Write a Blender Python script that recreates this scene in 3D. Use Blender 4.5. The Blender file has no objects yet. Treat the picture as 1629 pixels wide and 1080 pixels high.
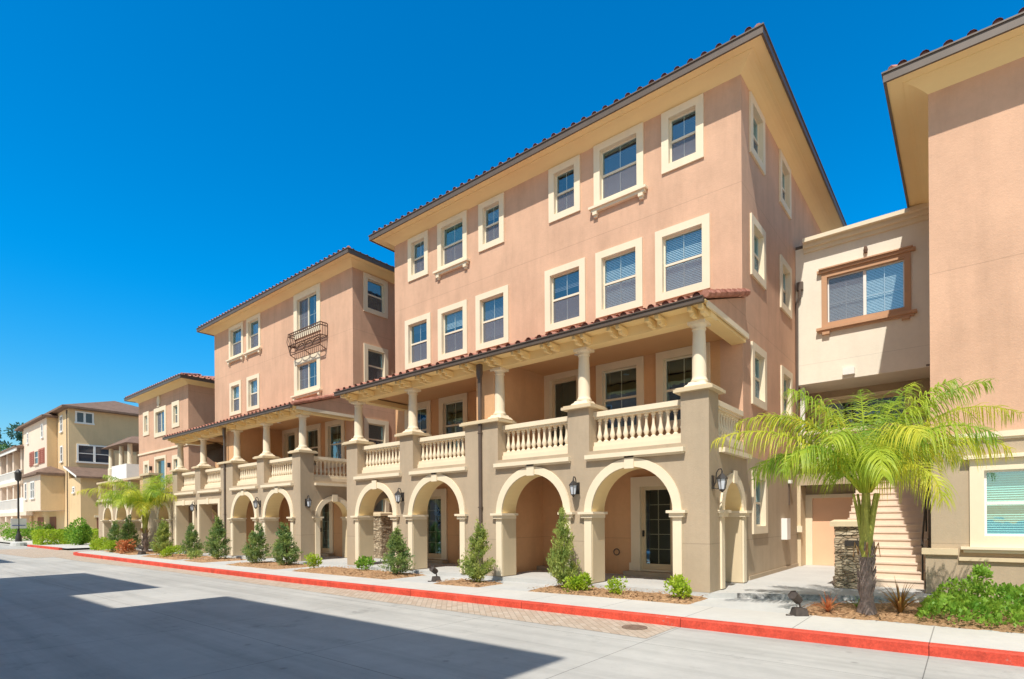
import bpy, math, random
import numpy as np
from mathutils import Vector, Matrix
random.seed(7); R = math.radians
sc = bpy.context.scene

# ------------------------------------------------------------ camera, sky, sun, exposure
cam = bpy.data.objects.new('camera', bpy.data.cameras.new('camera'))
sc.collection.objects.link(cam); sc.camera = cam
YAW, ROLL = R(39.305), R(-0.395)
fw = Vector((-math.sin(YAW), math.cos(YAW), 0)); rt = Vector((math.cos(YAW), math.sin(YAW), 0)); up = Vector((0, 0, 1))
r2 = rt*math.cos(ROLL) + up*math.sin(ROLL); u2 = -rt*math.sin(ROLL) + up*math.cos(ROLL)
mt = Matrix((r2, u2, -fw)).transposed().to_4x4(); mt.translation = Vector((0, 0, 1.55))
cam.matrix_world = mt
cam.data.sensor_width = 36; cam.data.lens = 884.45/1629*36; cam.data.shift_y = (827.3-540)/1629
cam.data.clip_start = 0.05; cam.data.clip_end = 2000

SUND = Vector((-0.154, 0.667, -1.0)).normalized()          # direction the light travels
EL = math.asin(-SUND.z); AZ = math.atan2(-SUND.x, -SUND.y)
w = bpy.data.worlds.new('World'); sc.world = w; w.use_nodes = True
nt = w.node_tree; nt.nodes.clear()
sky = nt.nodes.new('ShaderNodeTexSky'); sky.sky_type = 'NISHITA'; sky.sun_disc = False
sky.sun_elevation = EL; sky.sun_rotation = AZ; sky.air_density = 1.0; sky.dust_density = 0.3; sky.ozone_density = 3.0
hs = nt.nodes.new('ShaderNodeHueSaturation'); hs.inputs['Saturation'].default_value = 1.32; hs.inputs['Hue'].default_value = 0.490
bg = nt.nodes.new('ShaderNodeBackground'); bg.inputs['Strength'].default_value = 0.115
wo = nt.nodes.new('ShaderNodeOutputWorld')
# clear polarised blue away from the sun, graded by height above the horizon
tcw = nt.nodes.new('ShaderNodeTexCoord'); spw = nt.nodes.new('ShaderNodeSeparateXYZ'); nt.links.new(tcw.outputs['Generated'], spw.inputs[0])
mz = nt.nodes.new('ShaderNodeMapRange'); mz.interpolation_type = 'SMOOTHSTEP'; mz.inputs[1].default_value = 0.0; mz.inputs[2].default_value = 0.38; nt.links.new(spw.outputs[2], mz.inputs[0])
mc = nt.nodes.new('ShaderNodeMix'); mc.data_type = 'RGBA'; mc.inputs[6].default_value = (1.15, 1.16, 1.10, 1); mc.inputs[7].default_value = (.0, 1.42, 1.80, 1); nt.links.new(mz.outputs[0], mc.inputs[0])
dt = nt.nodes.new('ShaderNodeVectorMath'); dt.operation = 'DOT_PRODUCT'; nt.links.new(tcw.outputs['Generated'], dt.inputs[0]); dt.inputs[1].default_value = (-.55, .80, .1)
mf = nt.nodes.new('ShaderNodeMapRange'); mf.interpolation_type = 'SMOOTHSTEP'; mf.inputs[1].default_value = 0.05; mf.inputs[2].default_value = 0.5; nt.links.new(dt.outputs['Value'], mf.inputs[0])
mk = nt.nodes.new('ShaderNodeMix'); mk.data_type = 'RGBA'; mk.inputs[6].default_value = (2.35, 1.52, 1.12, 1); nt.links.new(mf.outputs[0], mk.inputs[0]); nt.links.new(mc.outputs[2], mk.inputs[7])  # sky behind the camera brightened and warmed as added fill for the shade
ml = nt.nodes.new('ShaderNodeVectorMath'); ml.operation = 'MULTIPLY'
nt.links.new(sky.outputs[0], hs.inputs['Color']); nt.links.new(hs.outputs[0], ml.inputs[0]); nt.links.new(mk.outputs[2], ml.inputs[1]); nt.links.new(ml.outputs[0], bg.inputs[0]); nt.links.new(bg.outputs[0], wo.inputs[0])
sl = bpy.data.lights.new('sun', 'SUN'); sl.energy = 5.0; sl.angle = R(0.53); sl.color = (1.0, 0.94, 0.84)
so = bpy.data.objects.new('sun', sl); sc.collection.objects.link(so)
so.rotation_euler = SUND.to_track_quat('-Z', 'Y').to_euler(); so.location = (5, -20, 40)
sc.view_settings.view_transform = 'Standard'; sc.view_settings.look = 'None'
sc.view_settings.exposure = 0.08; sc.view_settings.gamma = 1.0
sc.cycles.max_bounces = 8; sc.cycles.diffuse_bounces = 5; sc.cycles.transparent_max_bounces = 12

# ------------------------------------------------------------ materials
MATS = {}
def new_mat(name):
    m = bpy.data.materials.new(name); m.use_nodes = True; MATS[name] = m
    n = m.node_tree.nodes; return m, n, m.node_tree.links, n['Principled BSDF']
def N(n, t, **kw):
    x = n.new(t)
    for k, v in kw.items():
        if k in x.inputs: x.inputs[k].default_value = v
        else: setattr(x, k, v)
    return x
def lerp(c, f): return tuple(min(1, max(0, a*f)) for a in c[:3])+(1,)
def noisy(name, col, var=.10, scale=1.3, fine=60, bump=.25, dist=.01, rough=.85, col2=None, detail=6, metal=0, stain=0, spec=.3, coord='Object', fvar=0.0):
    m, n, l, p = new_mat(name)
    tc = N(n, 'ShaderNodeTexCoord'); t = N(n, 'ShaderNodeTexNoise', Scale=scale, Detail=detail, Roughness=.6)
    geo = N(n, 'ShaderNodeNewGeometry')
    src = tc.outputs['Object'] if coord == 'Object' else geo.outputs['Position']
    l.new(src, t.inputs['Vector'])
    mr = N(n, 'ShaderNodeMapRange'); mr.inputs[1].default_value = .3; mr.inputs[2].default_value = .7
    l.new(t.outputs[0], mr.inputs[0])
    mx = N(n, 'ShaderNodeMix', data_type='RGBA'); l.new(mr.outputs[0], mx.inputs[0])
    mx.inputs[6].default_value = lerp(col, 1-var); mx.inputs[7].default_value = lerp(col2 or col, 1+var)
    out = mx.outputs[2]
    if fvar:
        t3 = N(n, 'ShaderNodeTexNoise', Scale=scale*9, Detail=8, Roughness=.75); l.new(src, t3.inputs['Vector'])
        m3 = N(n, 'ShaderNodeMapRange'); m3.inputs[1].default_value = .3; m3.inputs[2].default_value = .7; m3.inputs[3].default_value = 1-fvar; m3.inputs[4].default_value = 1+fvar
        l.new(t3.outputs[0], m3.inputs[0])
        mm = N(n, 'ShaderNodeVectorMath', operation='SCALE'); l.new(out, mm.inputs[0]); l.new(m3.outputs[0], mm.inputs['Scale']); out = mm.outputs[0]
    if stain:
        mp = N(n, 'ShaderNodeMapping'); mp.inputs['Scale'].default_value = (1.6, 1.6, .22); l.new(src, mp.inputs[0])
        t4 = N(n, 'ShaderNodeTexNoise', Scale=1.6, Detail=7, Roughness=.65); l.new(mp.outputs[0], t4.inputs['Vector'])
        m4 = N(n, 'ShaderNodeMapRange'); m4.inputs[1].default_value = .45; m4.inputs[2].default_value = .75; m4.inputs[3].default_value = 1; m4.inputs[4].default_value = 1-stain
        l.new(t4.outputs[0], m4.inputs[0])
        mm = N(n, 'ShaderNodeVectorMath', operation='SCALE'); l.new(out, mm.inputs[0]); l.new(m4.outputs[0], mm.inputs['Scale']); out = mm.outputs[0]
    l.new(out, p.inputs['Base Color'])
    p.inputs['Roughness'].default_value = rough; p.inputs['Metallic'].default_value = metal; p.inputs['Specular IOR Level'].default_value = spec
    if bump:
        t2 = N(n, 'ShaderNodeTexNoise', Scale=fine, Detail=5, Roughness=.7); l.new(src, t2.inputs['Vector'])
        b = N(n, 'ShaderNodeBump', Strength=bump, Distance=dist); l.new(t2.outputs[0], b.inputs['Height']); l.new(b.outputs[0], p.inputs['Normal'])
    return m
PINK = noisy('stucco_pink', (.640, .398, .268), .08, .9, 28, .5, .012, stain=.15, fvar=.04, coord='W')
PORCH = noisy('stucco_porch_bounce', (.66, .385, .20), .07, .9, 28, .5, .012, stain=.08, fvar=.04, coord='W')  # pink stucco with the orange bounce light put into its colour
PINKR = noisy('stucco_pink_right', (.640, .398, .268), .08, .9, 28, .5, .012, stain=.13, fvar=.04, coord='W')
TAN = noisy('stucco_tan', (.455, .362, .255), .06, .9, 30, .45, .012, stain=.13, fvar=.035, coord='W')
CREAMW = noisy('stucco_cream_wall', (.80, .74, .62), .04, .9, 30, .35, .01, stain=.05, fvar=.03, coord='W')
TRIM = noisy('trim_cream', (.80, .69, .51), .03, 2, 80, .12, .004, rough=.7, stain=.05)
JAMB = noisy('jamb_cream', (.66, .54, .36), .03, 2, 60, .2, .006, rough=.8, stain=.06)
SOFF = noisy('soffit_cream', (.88, .68, .35), .03, 1, 60, .12, .004, rough=.75)
CEIL = noisy('balcony_ceiling', (.66, .40, .21), .03, 1, 60, .12, .004, rough=.8)
GUT = noisy('gutter_bronze', (.115, .085, .065), .12, 3, 60, .05, .002, rough=.45, spec=.5)
TILE = noisy('roof_tile', (.42, .16, .105), .35, 5, 50, .3, .006, rough=.75, col2=(.46, .22, .16), fvar=.15)
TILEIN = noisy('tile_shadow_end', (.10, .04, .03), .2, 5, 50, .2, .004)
SHING = noisy('shingle_brown', (.20, .13, .095), .22, 2, 12, .4, .02, fvar=.2)
ORTRIM = noisy('trim_orange', (.54, .32, .19), .04, 2, 60, .15, .004, rough=.75)
DOORP = noisy('door_peach', (.80, .50, .32), .03, 2, 60, .08, .003, rough=.55)
YEL = noisy('stucco_yellow', (.68, .50, .29), .05, .8, 30, .3, .01, stain=.07, fvar=.03, coord='W')
PALE = noisy('stucco_pale', (.74, .60, .48), .04, .8, 30, .3, .01, coord='W')
WHITE = noisy('white_paint', (.82, .80, .76), .03, 3, 60, .05, .002, rough=.5)
VINYL = noisy('window_vinyl', (.78, .70, .55), .02, 3, 60, .0, .002, rough=.4)
RUST = noisy('shutter_rust', (.40, .15, .11), .12, 4, 40, .2, .005)
GARAGE = noisy('garage_brown', (.24, .105, .07), .06, 3, 40, .1, .004)
DARKM = noisy('dark_bronze_metal', (.035, .03, .026), .2, 8, 60, .1, .002, rough=.45, spec=.5)
IRON = noisy('wrought_iron', (.13, .075, .05), .2, 8, 60, .1, .002, rough=.6)
SPOTM = noisy('spotlight_bronze', (.075, .06, .052), .25, 14, 90, .2, .003, rough=.6)
LGLASS = noisy('lantern_glass', (.62, .66, .72), .06, 4, 20, .05, .002, rough=.2, spec=.6)
CLOTH = noisy('umbrella_cloth', (.13, .11, .085), .08, 6, 60, .2, .004)
DARKIN = noisy('dark_interior', (.016, .016, .018), .2, 2, 10, 0, rough=.9)
BLINDW = noisy('blind_pale', (.74, .84, .87), .05, 2, 10, 0, rough=.7)
BLINDG = noisy('blind_grey', (.26, .26, .30), .10, 2, 10, 0, rough=.8)
BLINDT = noisy('blind_teal', (.34, .74, .66), .05, 2, 10, 0, rough=.6)
STEP = noisy('stair_concrete', (.74, .60, .48), .05, 2, 40, .25, .006, rough=.8, fvar=.04, stain=.04, coord='W')
SLAB = noisy('walk_concrete', (.50, .50, .485), .07, 1.2, 60, .3, .005, rough=.85, fvar=.06, coord='W')
MULCH = noisy('bark_mulch', (.42, .21, .10), .40, 22, 60, 1.0, .04, rough=.95, col2=(.52, .33, .18), fvar=.3)
BARK = noisy('palm_bark', (.27, .21, .18), .35, 9, 22, 1.0, .03, rough=.95, fvar=.25)
WOOD = noisy('twig_bark', (.12, .08, .05), .3, 12, 40, .6, .01)
SHAFT = noisy('palm_shaft', (.33, .34, .07), .25, 6, 30, .3, .01, rough=.6)
RED = noisy('curb_red', (.62, .078, .045), .22, 3.5, 40, .5, .008, rough=.7, fvar=.30, stain=.25, coord='W')
IRONC = noisy('manhole_iron', (.22, .15, .11), .2, 20, 60, .5, .005)

def leafmat(name, c1, c2, sc_=3, trans=.35):
    m, n, l, p = new_mat(name)
    tc = N(n, 'ShaderNodeTexCoord'); t = N(n, 'ShaderNodeTexNoise', Scale=sc_, Detail=3)
    l.new(tc.outputs['Object'], t.inputs['Vector'])
    mr = N(n, 'ShaderNodeMapRange'); mr.inputs[1].default_value = .35; mr.inputs[2].default_value = .65; l.new(t.outputs[0], mr.inputs[0])
    mx = N(n, 'ShaderNodeMix', data_type='RGBA'); l.new(mr.outputs[0], mx.inputs[0])
    mx.inputs[6].default_value = c1+(1,); mx.inputs[7].default_value = c2+(1,)
    l.new(mx.outputs[2], p.inputs['Base Color']); p.inputs['Roughness'].default_value = .5; p.inputs['Specular IOR Level'].default_value = .35
    tr = N(n, 'ShaderNodeBsdfTranslucent'); sc3 = N(n, 'ShaderNodeVectorMath', operation='SCALE'); sc3.inputs['Scale'].default_value = 1.5
    l.new(mx.outputs[2], sc3.inputs[0]); l.new(sc3.outputs[0], tr.inputs[0])
    ms = N(n, 'ShaderNodeMixShader'); ms.inputs[0].default_value = trans
    l.new(p.outputs[0], ms.inputs[1]); l.new(tr.outputs[0], ms.inputs[2]); l.new(ms.outputs[0], n['Material Output'].inputs[0])
    return m
L_CONE = leafmat('leaf_juniper', (.13, .23, .09), (.32, .40, .11), 4)
L_CONE2 = leafmat('leaf_juniper_pale', (.20, .29, .07), (.42, .46, .12), 4)
L_LIME = leafmat('leaf_lime', (.26, .40, .03), (.42, .52, .04), 5)
L_GREEN = leafmat('leaf_green', (.12, .29, .03), (.30, .46, .06), 4)
L_PALM = leafmat('leaf_palm', (.17, .31, .03), (.44, .52, .05), 1.6, .4)
L_PALMY = leafmat('leaf_palm_yellow', (.34, .42, .04), (.66, .62, .07), 2, .4)
L_RED = leafmat('leaf_flax', (.30, .13, .05), (.42, .30, .08), 6)
L_ORANGE = leafmat('leaf_flax_orange', (.52, .16, .06), (.55, .27, .12), 6)
L_TREE = leafmat('leaf_tree', (.07, .17, .06), (.17, .28, .09), .5)
L_TREE2 = leafmat('leaf_tree_blue', (.04, .12, .10), (.09, .19, .13), .5)
L_DEAD = leafmat('leaf_dead', (.28, .13, .05), (.45, .28, .12), 5, .2)

m, n, l, p = new_mat('window_glass')
GLASS = m
tr = N(n, 'ShaderNodeBsdfTransparent'); tr.inputs[0].default_value = (.90, .97, .98, 1)
gl = N(n, 'ShaderNodeBsdfGlossy', Roughness=.015); gl.inputs[0].default_value = (.45, .78, 1, 1)
g0 = N(n, 'ShaderNodeNewGeometry'); dp = N(n, 'ShaderNodeVectorMath', operation='DOT_PRODUCT'); l.new(g0.outputs['Incoming'], dp.inputs[0]); l.new(g0.outputs['Normal'], dp.inputs[1])
ab = N(n, 'ShaderNodeMath', operation='ABSOLUTE'); l.new(dp.outputs['Value'], ab.inputs[0]); om = N(n, 'ShaderNodeMath', operation='SUBTRACT'); om.inputs[0].default_value = 1; l.new(ab.outputs[0], om.inputs[1])
pw = N(n, 'ShaderNodeMath', operation='POWER'); l.new(om.outputs[0], pw.inputs[0]); pw.inputs[1].default_value = 4
ad = N(n, 'ShaderNodeMath', operation='MULTIPLY_ADD'); l.new(pw.outputs[0], ad.inputs[0]); ad.inputs[1].default_value = .70; ad.inputs[2].default_value = .30; ad.use_clamp = True
tn = N(n, 'ShaderNodeTexNoise', Scale=2.2, Detail=2); geo = N(n, 'ShaderNodeNewGeometry'); l.new(geo.outputs['Position'], tn.inputs['Vector'])
b = N(n, 'ShaderNodeBump', Strength=.12, Distance=.02); l.new(tn.outputs[0], b.inputs['Height']); l.new(b.outputs[0], gl.inputs['Normal'])
ms = N(n, 'ShaderNodeMixShader'); l.new(ad.outputs[0], ms.inputs[0]); l.new(tr.outputs[0], ms.inputs[1]); l.new(gl.outputs[0], ms.inputs[2]); l.new(ms.outputs[0], n['Material Output'].inputs[0])

m, n, l, p = new_mat('insect_screen'); SCREEN = m
tr = N(n, 'ShaderNodeBsdfTransparent'); p.inputs['Base Color'].default_value = (.24, .22, .24, 1); p.inputs['Roughness'].default_value = .9
ms = N(n, 'ShaderNodeMixShader'); ms.inputs[0].default_value = .44; l.new(tr.outputs[0], ms.inputs[1]); l.new(p.outputs[0], ms.inputs[2]); l.new(ms.outputs[0], n['Material Output'].inputs[0])
# street concrete with saw-cut joints and oil marks
def joints(m, n, l, p, base, jx, jxo, ys, width=.012, dark=.45):
    geo = N(n, 'ShaderNodeNewGeometry'); sp = N(n, 'ShaderNodeSeparateXYZ'); l.new(geo.outputs['Position'], sp.inputs[0])
    def line(src, period, off):
        a = N(n, 'ShaderNodeMath', operation='ADD'); l.new(src, a.inputs[0]); a.inputs[1].default_value = 1000*period-off
        q = N(n, 'ShaderNodeMath', operation='MODULO'); l.new(a.outputs[0], q.inputs[0]); q.inputs[1].default_value = period
        c = N(n, 'ShaderNodeMath', operation='LESS_THAN'); l.new(q.outputs[0], c.inputs[0]); c.inputs[1].default_value = width; return c.outputs[0]
    res = line(sp.outputs[0], jx, jxo)
    for per, off in ys:
        r_ = line(sp.outputs[1], per, off); mxm = N(n, 'ShaderNodeMath', operation='MAXIMUM'); l.new(res, mxm.inputs[0]); l.new(r_, mxm.inputs[1]); res = mxm.outputs[0]
    mul = N(n, 'ShaderNodeMath', operation='MULTIPLY_ADD'); l.new(res, mul.inputs[0]); mul.inputs[1].default_value = dark-1; mul.inputs[2].default_value = 1
    old = p.inputs['Base Color'].links[0].from_socket
    s = N(n, 'ShaderNodeVectorMath', operation='SCALE'); l.new(old, s.inputs[0]); l.new(mul.outputs[0], s.inputs['Scale']); l.new(s.outputs[0], p.inputs['Base Color'])
ROAD = noisy('street_concrete', (.44, .428, .395), .12, .35, 70, .35, .004, rough=.85, fvar=.07, stain=0, coord='W')
n = ROAD.node_tree.nodes; l = ROAD.node_tree.links; p = n['Principled BSDF']
joints(ROAD, n, l, p, None, 3.3, -.4, [(3.35, 4.1)])
geo = N(n, 'ShaderNodeNewGeometry'); v = N(n, 'ShaderNodeTexNoise', Scale=.9, Detail=9, Roughness=.78); l.new(geo.outputs['Position'], v.inputs['Vector'])
mp_ = N(n, 'ShaderNodeMapRange'); mp_.inputs[1].default_value = .57; mp_.inputs[2].default_value = .72; mp_.inputs[3].default_value = 1; mp_.inputs[4].default_value = .68; l.new(v.outputs[0], mp_.inputs[0])
s_ = N(n, 'ShaderNodeVectorMath', operation='SCALE'); l.new(p.inputs['Base Color'].links[0].from_socket, s_.inputs[0]); l.new(mp_.outputs[0], s_.inputs['Scale']); l.new(s_.outputs[0], p.inputs['Base Color'])
mpt = N(n, 'ShaderNodeMapping'); mpt.inputs['Scale'].default_value = (.05, 1.5, 1); l.new(geo.outputs['Position'], mpt.inputs[0]); v = N(n, 'ShaderNodeTexNoise', Scale=1.3, Detail=6, Roughness=.7); l.new(mpt.outputs[0], v.inputs['Vector'])
mq = N(n, 'ShaderNodeMapRange'); mq.inputs[1].default_value = .46; mq.inputs[2].default_value = .66; mq.inputs[3].default_value = 1.03; mq.inputs[4].default_value = .84; l.new(v.outputs[0], mq.inputs[0])
s2 = N(n, 'ShaderNodeVectorMath', operation='SCALE'); l.new(p.inputs['Base Color'].links[0].from_socket, s2.inputs[0]); l.new(mq.outputs[0], s2.inputs['Scale']); l.new(s2.outputs[0], p.inputs['Base Color'])
vo = N(n, 'ShaderNodeTexVoronoi', Scale=1.1, Randomness=1); l.new(geo.outputs['Position'], vo.inputs['Vector']); mv = N(n, 'ShaderNodeMapRange'); mv.inputs[1].default_value = .03; mv.inputs[2].default_value = .07; mv.inputs[3].default_value = .72; mv.inputs[4].default_value = 1; l.new(vo.outputs['Distance'], mv.inputs[0])
s3 = N(n, 'ShaderNodeVectorMath', operation='SCALE'); l.new(s2.outputs[0], s3.inputs[0]); l.new(mv.outputs[0], s3.inputs['Scale']); l.new(s3.outputs[0], p.inputs['Base Color'])
WALK = noisy('sidewalk_concrete', (.55, .53, .49), .06, .8, 70, .35, .004, rough=.85, fvar=.05, coord='W')
joints(WALK, WALK.node_tree.nodes, WALK.node_tree.links, WALK.node_tree.nodes['Principled BSDF'], None, 1.65, -.4, [], .014, .5)
n = RED.node_tree.nodes; l = RED.node_tree.links; p = n['Principled BSDF']
geo = N(n, 'ShaderNodeNewGeometry'); tz = N(n, 'ShaderNodeTexNoise', Scale=7, Detail=9, Roughness=.8); l.new(geo.outputs['Position'], tz.inputs['Vector'])
mz_ = N(n, 'ShaderNodeMapRange'); mz_.inputs[1].default_value = .62; mz_.inputs[2].default_value = .66; l.new(tz.outputs[0], mz_.inputs[0])
mx = N(n, 'ShaderNodeMix', data_type='RGBA'); l.new(mz_.outputs[0], mx.inputs[0]); l.new(p.inputs['Base Color'].links[0].from_socket, mx.inputs[6]); mx.inputs[7].default_value = (.36, .27, .24, 1); l.new(mx.outputs[2], p.inputs['Base Color'])
joints(RED, n, l, p, None, 3.3, -.4, [], .014, .35)
# joint line in tan / pink stucco (control joints at storeys)
def zline(mat, zs, w=.02, dark=.8):
    n = mat.node_tree.nodes; l = mat.node_tree.links; p = n['Principled BSDF']
    geo = N(n, 'ShaderNodeNewGeometry'); sp = N(n, 'ShaderNodeSeparateXYZ'); l.new(geo.outputs['Position'], sp.inputs[0]); res = None
    for z in zs:
        c = N(n, 'ShaderNodeMath', operation='COMPARE'); l.new(sp.outputs[2], c.inputs[0]); c.inputs[1].default_value = z; c.inputs[2].default_value = w/2
        if res is None: res = c.outputs[0]
        else:
            a = N(n, 'ShaderNodeMath', operation='MAXIMUM'); l.new(res, a.inputs[0]); l.new(c.outputs[0], a.inputs[1]); res = a.outputs[0]
    mul = N(n, 'ShaderNodeMath', operation='MULTIPLY_ADD'); l.new(res, mul.inputs[0]); mul.inputs[1].default_value = dark-1; mul.inputs[2].default_value = 1
    old = p.inputs['Base Color'].links[0].from_socket
    s = N(n, 'ShaderNodeVectorMath', operation='SCALE'); l.new(old, s.inputs[0]); l.new(mul.outputs[0], s.inputs['Scale']); l.new(s.outputs[0], p.inputs['Base Color'])
zline(TAN, [1.02]); zline(PINKR, [6.5], .018, .82); zline(PINK, [1.02, 6.5, 9.85], .018, .82); zline(PORCH, [1.02], .018, .82); zline(CREAMW, [6.45], .016, .85)
# pavers
m, n, l, p = new_mat('pavers'); PAVER = m
geo = N(n, 'ShaderNodeNewGeometry'); mp2 = N(n, 'ShaderNodeMapping'); mp2.inputs['Rotation'].default_value = (0, 0, R(45)); l.new(geo.outputs['Position'], mp2.inputs[0])
br = N(n, 'ShaderNodeTexBrick', Scale=1.0); br.inputs['Brick Width'].default_value = .22; br.inputs['Row Height'].default_value = .11; br.inputs['Mortar Size'].default_value = .006
br.inputs['Color1'].default_value = (.43, .33, .245, 1); br.inputs['Color2'].default_value = (.52, .43, .34, 1); br.inputs['Mortar'].default_value = (.30, .24, .18, 1)
l.new(mp2.outputs[0], br.inputs['Vector']); l.new(br.outputs[0], p.inputs['Base Color']); p.inputs['Roughness'].default_value = .85
b = N(n, 'ShaderNodeBump', Strength=.4, Distance=.006); l.new(br.outputs[1], b.inputs['Height']); b.invert = True; l.new(b.outputs[0], p.inputs['Normal'])
# stacked stone
m, n, l, p = new_mat('ledge_stone'); STONE = m
tc = N(n, 'ShaderNodeTexCoord'); mp3 = N(n, 'ShaderNodeMapping'); mp3.inputs['Scale'].default_value = (7, 7, 15); l.new(tc.outputs['Object'], mp3.inputs[0])
vo = N(n, 'ShaderNodeTexVoronoi', Scale=1.0); l.new(mp3.outputs[0], vo.inputs['Vector'])
cr = N(n, 'ShaderNodeValToRGB'); cr.color_ramp.elements[0].color = (.38, .28, .18, 1); cr.color_ramp.elements[1].color = (.62, .52, .37, 1)
sx = N(n, 'ShaderNodeSeparateColor'); l.new(vo.outputs['Color'], sx.inputs[0]); l.new(sx.outputs[0], cr.inputs[0])
ve = N(n, 'ShaderNodeTexVoronoi', Scale=1.0, feature='DISTANCE_TO_EDGE'); l.new(mp3.outputs[0], ve.inputs['Vector'])
m5 = N(n, 'ShaderNodeMapRange'); m5.inputs[1].default_value = 0; m5.inputs[2].default_value = .12; m5.inputs[3].default_value = .5; m5.inputs[4].default_value = 1; l.new(ve.outputs[0], m5.inputs[0])
s = N(n, 'ShaderNodeVectorMath', operation='SCALE'); l.new(cr.outputs[0], s.inputs[0]); l.new(m5.outputs[0], s.inputs['Scale']); l.new(s.outputs[0], p.inputs['Base Color'])
b = N(n, 'ShaderNodeBump', Strength=1, Distance=.04); l.new(m5.outputs[0], b.inputs['Height']); l.new(b.outputs[0], p.inputs['Normal']); p.inputs['Roughness'].default_value = .9

# ------------------------------------------------------------ mesh helpers
COL = sc.collection
class MB:
    """collects faces; xf maps local (u,n,z) to world"""
    def __init__(s, xf=None): s.v = []; s.f = []; s.xf = xf
    def vert(s, pts):
        i = len(s.v)
        s.v += [tuple(s.xf(*p)) if s.xf else tuple(p) for p in pts]; return i
    def poly(s, pts): i = s.vert(pts); s.f.append(tuple(range(i, i+len(pts)))); return s
    def box(s, x0, x1, y0, y1, z0, z1):
        i = s.vert([(x0,y0,z0),(x1,y0,z0),(x1,y1,z0),(x0,y1,z0),(x0,y0,z1),(x1,y0,z1),(x1,y1,z1),(x0,y1,z1)])
        for q in ((0,3,2,1),(4,5,6,7),(0,1,5,4),(1,2,6,5),(2,3,7,6),(3,0,4,7)): s.f.append(tuple(i+k for k in q))
        return s
    def frustum(s, cx, cy, z0, z1, a0, a1, b0=None, b1=None):
        b0 = a0 if b0 is None else b0; b1 = a1 if b1 is None else b1
        i = s.vert([(cx-a0,cy-b0,z0),(cx+a0,cy-b0,z0),(cx+a0,cy+b0,z0),(cx-a0,cy+b0,z0),(cx-a1,cy-b1,z1),(cx+a1,cy-b1,z1),(cx+a1,cy+b1,z1),(cx-a1,cy+b1,z1)])
        for q in ((0,3,2,1),(4,5,6,7),(0,1,5,4),(1,2,6,5),(2,3,7,6),(3,0,4,7)): s.f.append(tuple(i+k for k in q))
        return s
    def lathe(s, cx, cy, prof, seg=14):
        rings = []
        for r_, z in prof:
            rings.append(s.vert([(cx+r_*math.cos(2*math.pi*k/seg), cy+r_*math.sin(2*math.pi*k/seg), z) for k in range(seg)]))
        for a, b_ in zip(rings, rings[1:]):
            for k in range(seg): s.f.append((a+k, a+(k+1) % seg, b_+(k+1) % seg, b_+k))
        s.f.append(tuple(rings[0]+k for k in range(seg))[::-1]); s.f.append(tuple(rings[-1]+k for k in range(seg))); return s
    def tube(s, pts, r_, seg=8, r1=None):
        pts = [Vector(p) for p in pts]; rings = []; nn = len(pts)
        for i, p_ in enumerate(pts):
            d = (pts[min(i+1, nn-1)]-pts[max(i-1, 0)]).normalized()
            a = d.orthogonal().normalized() if i == 0 else (rings[-1][1]-d*rings[-1][1].dot(d)).normalized()
            b_ = d.cross(a); rr = r_ if r1 is None else r_+(r1-r_)*i/(nn-1)
            rings.append((s.vert([p_+(a*math.cos(2*math.pi*k/seg)+b_*math.sin(2*math.pi*k/seg))*rr for k in range(seg)]), a))
        for (a, _), (b_, _) in zip(rings, rings[1:]):
            for k in range(seg): s.f.append((a+k, a+(k+1) % seg, b_+(k+1) % seg, b_+k))
        s.f.append(tuple(rings[0][0]+k for k in range(seg))[::-1]); s.f.append(tuple(rings[-1][0]+k for k in range(seg))); return s
    def build(s, name, mat, parent=None, smooth=False, label=None, cat=None, group=None, kind=None, origin=None):
        me = bpy.data.meshes.new(name)
        v = np.array(s.v, float)
        if origin is not None: v = v-np.array(origin)
        me.from_pydata([tuple(q) for q in v], [], s.f); me.update()
        import bmesh
        bm = bmesh.new(); bm.from_mesh(me); bmesh.ops.recalc_face_normals(bm, faces=bm.faces); bm.to_mesh(me); bm.free()
        me.materials.append(mat)
        if smooth:
            me.polygons.foreach_set('use_smooth', [True]*len(me.polygons)); me.set_sharp_from_angle(angle=R(38))
        o = bpy.data.objects.new(name, me); COL.objects.link(o)
        if origin is not None: o.location = origin
        if parent is not None:
            o.parent = parent
            base = parent
            if parent.type == 'EMPTY': o.location = Vector(o.location)-Vector(parent.location) if not parent.rotation_euler.z else o.location
        if label: o['label'] = label
        if cat: o['category'] = cat
        if group: o['group'] = group
        if kind: o['kind'] = kind
        return o
def empty(name, loc, label, cat, group=None, rz=0):
    o = bpy.data.objects.new(name, None); COL.objects.link(o); o.location = loc; o.rotation_euler = (0, 0, rz); o.empty_display_size = .2
    o['label'] = label; o['category'] = cat
    if group: o['group'] = group
    return o
def copy_tree(o, parent=None):
    c = o.copy(); COL.objects.link(c); c.parent = parent
    for ch in list(o.children): copy_tree(ch, c)
    return c
def FR(yp): return lambda u, n_, z: (u, yp-n_, z)          # facade facing the street (-Y)
def SD(xp, sgn=1): return lambda u, n_, z: (xp+sgn*n_, u, z)  # facade facing +X / -X

def wall_sheet(mb, u0, u1, z0, z1, holes):
    us = sorted({u0, u1, *[h[0] for h in holes], *[h[1] for h in holes]}); zs = sorted({z0, z1, *[h[2] for h in holes], *[h[3] for h in holes]})
    for a, b_ in zip(us, us[1:]):
        for c, d in zip(zs, zs[1:]):
            if any(h[0]-1e-6 <= a and b_ <= h[1]+1e-6 and h[2]-1e-6 <= c and d <= h[3]+1e-6 for h in holes): continue
            if a >= u0-1e-6 and b_ <= u1+1e-6 and c >= z0-1e-6 and d <= z1+1e-6: mb.poly([(a,0,c),(b_,0,c),(b_,0,d),(a,0,d)])

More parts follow.
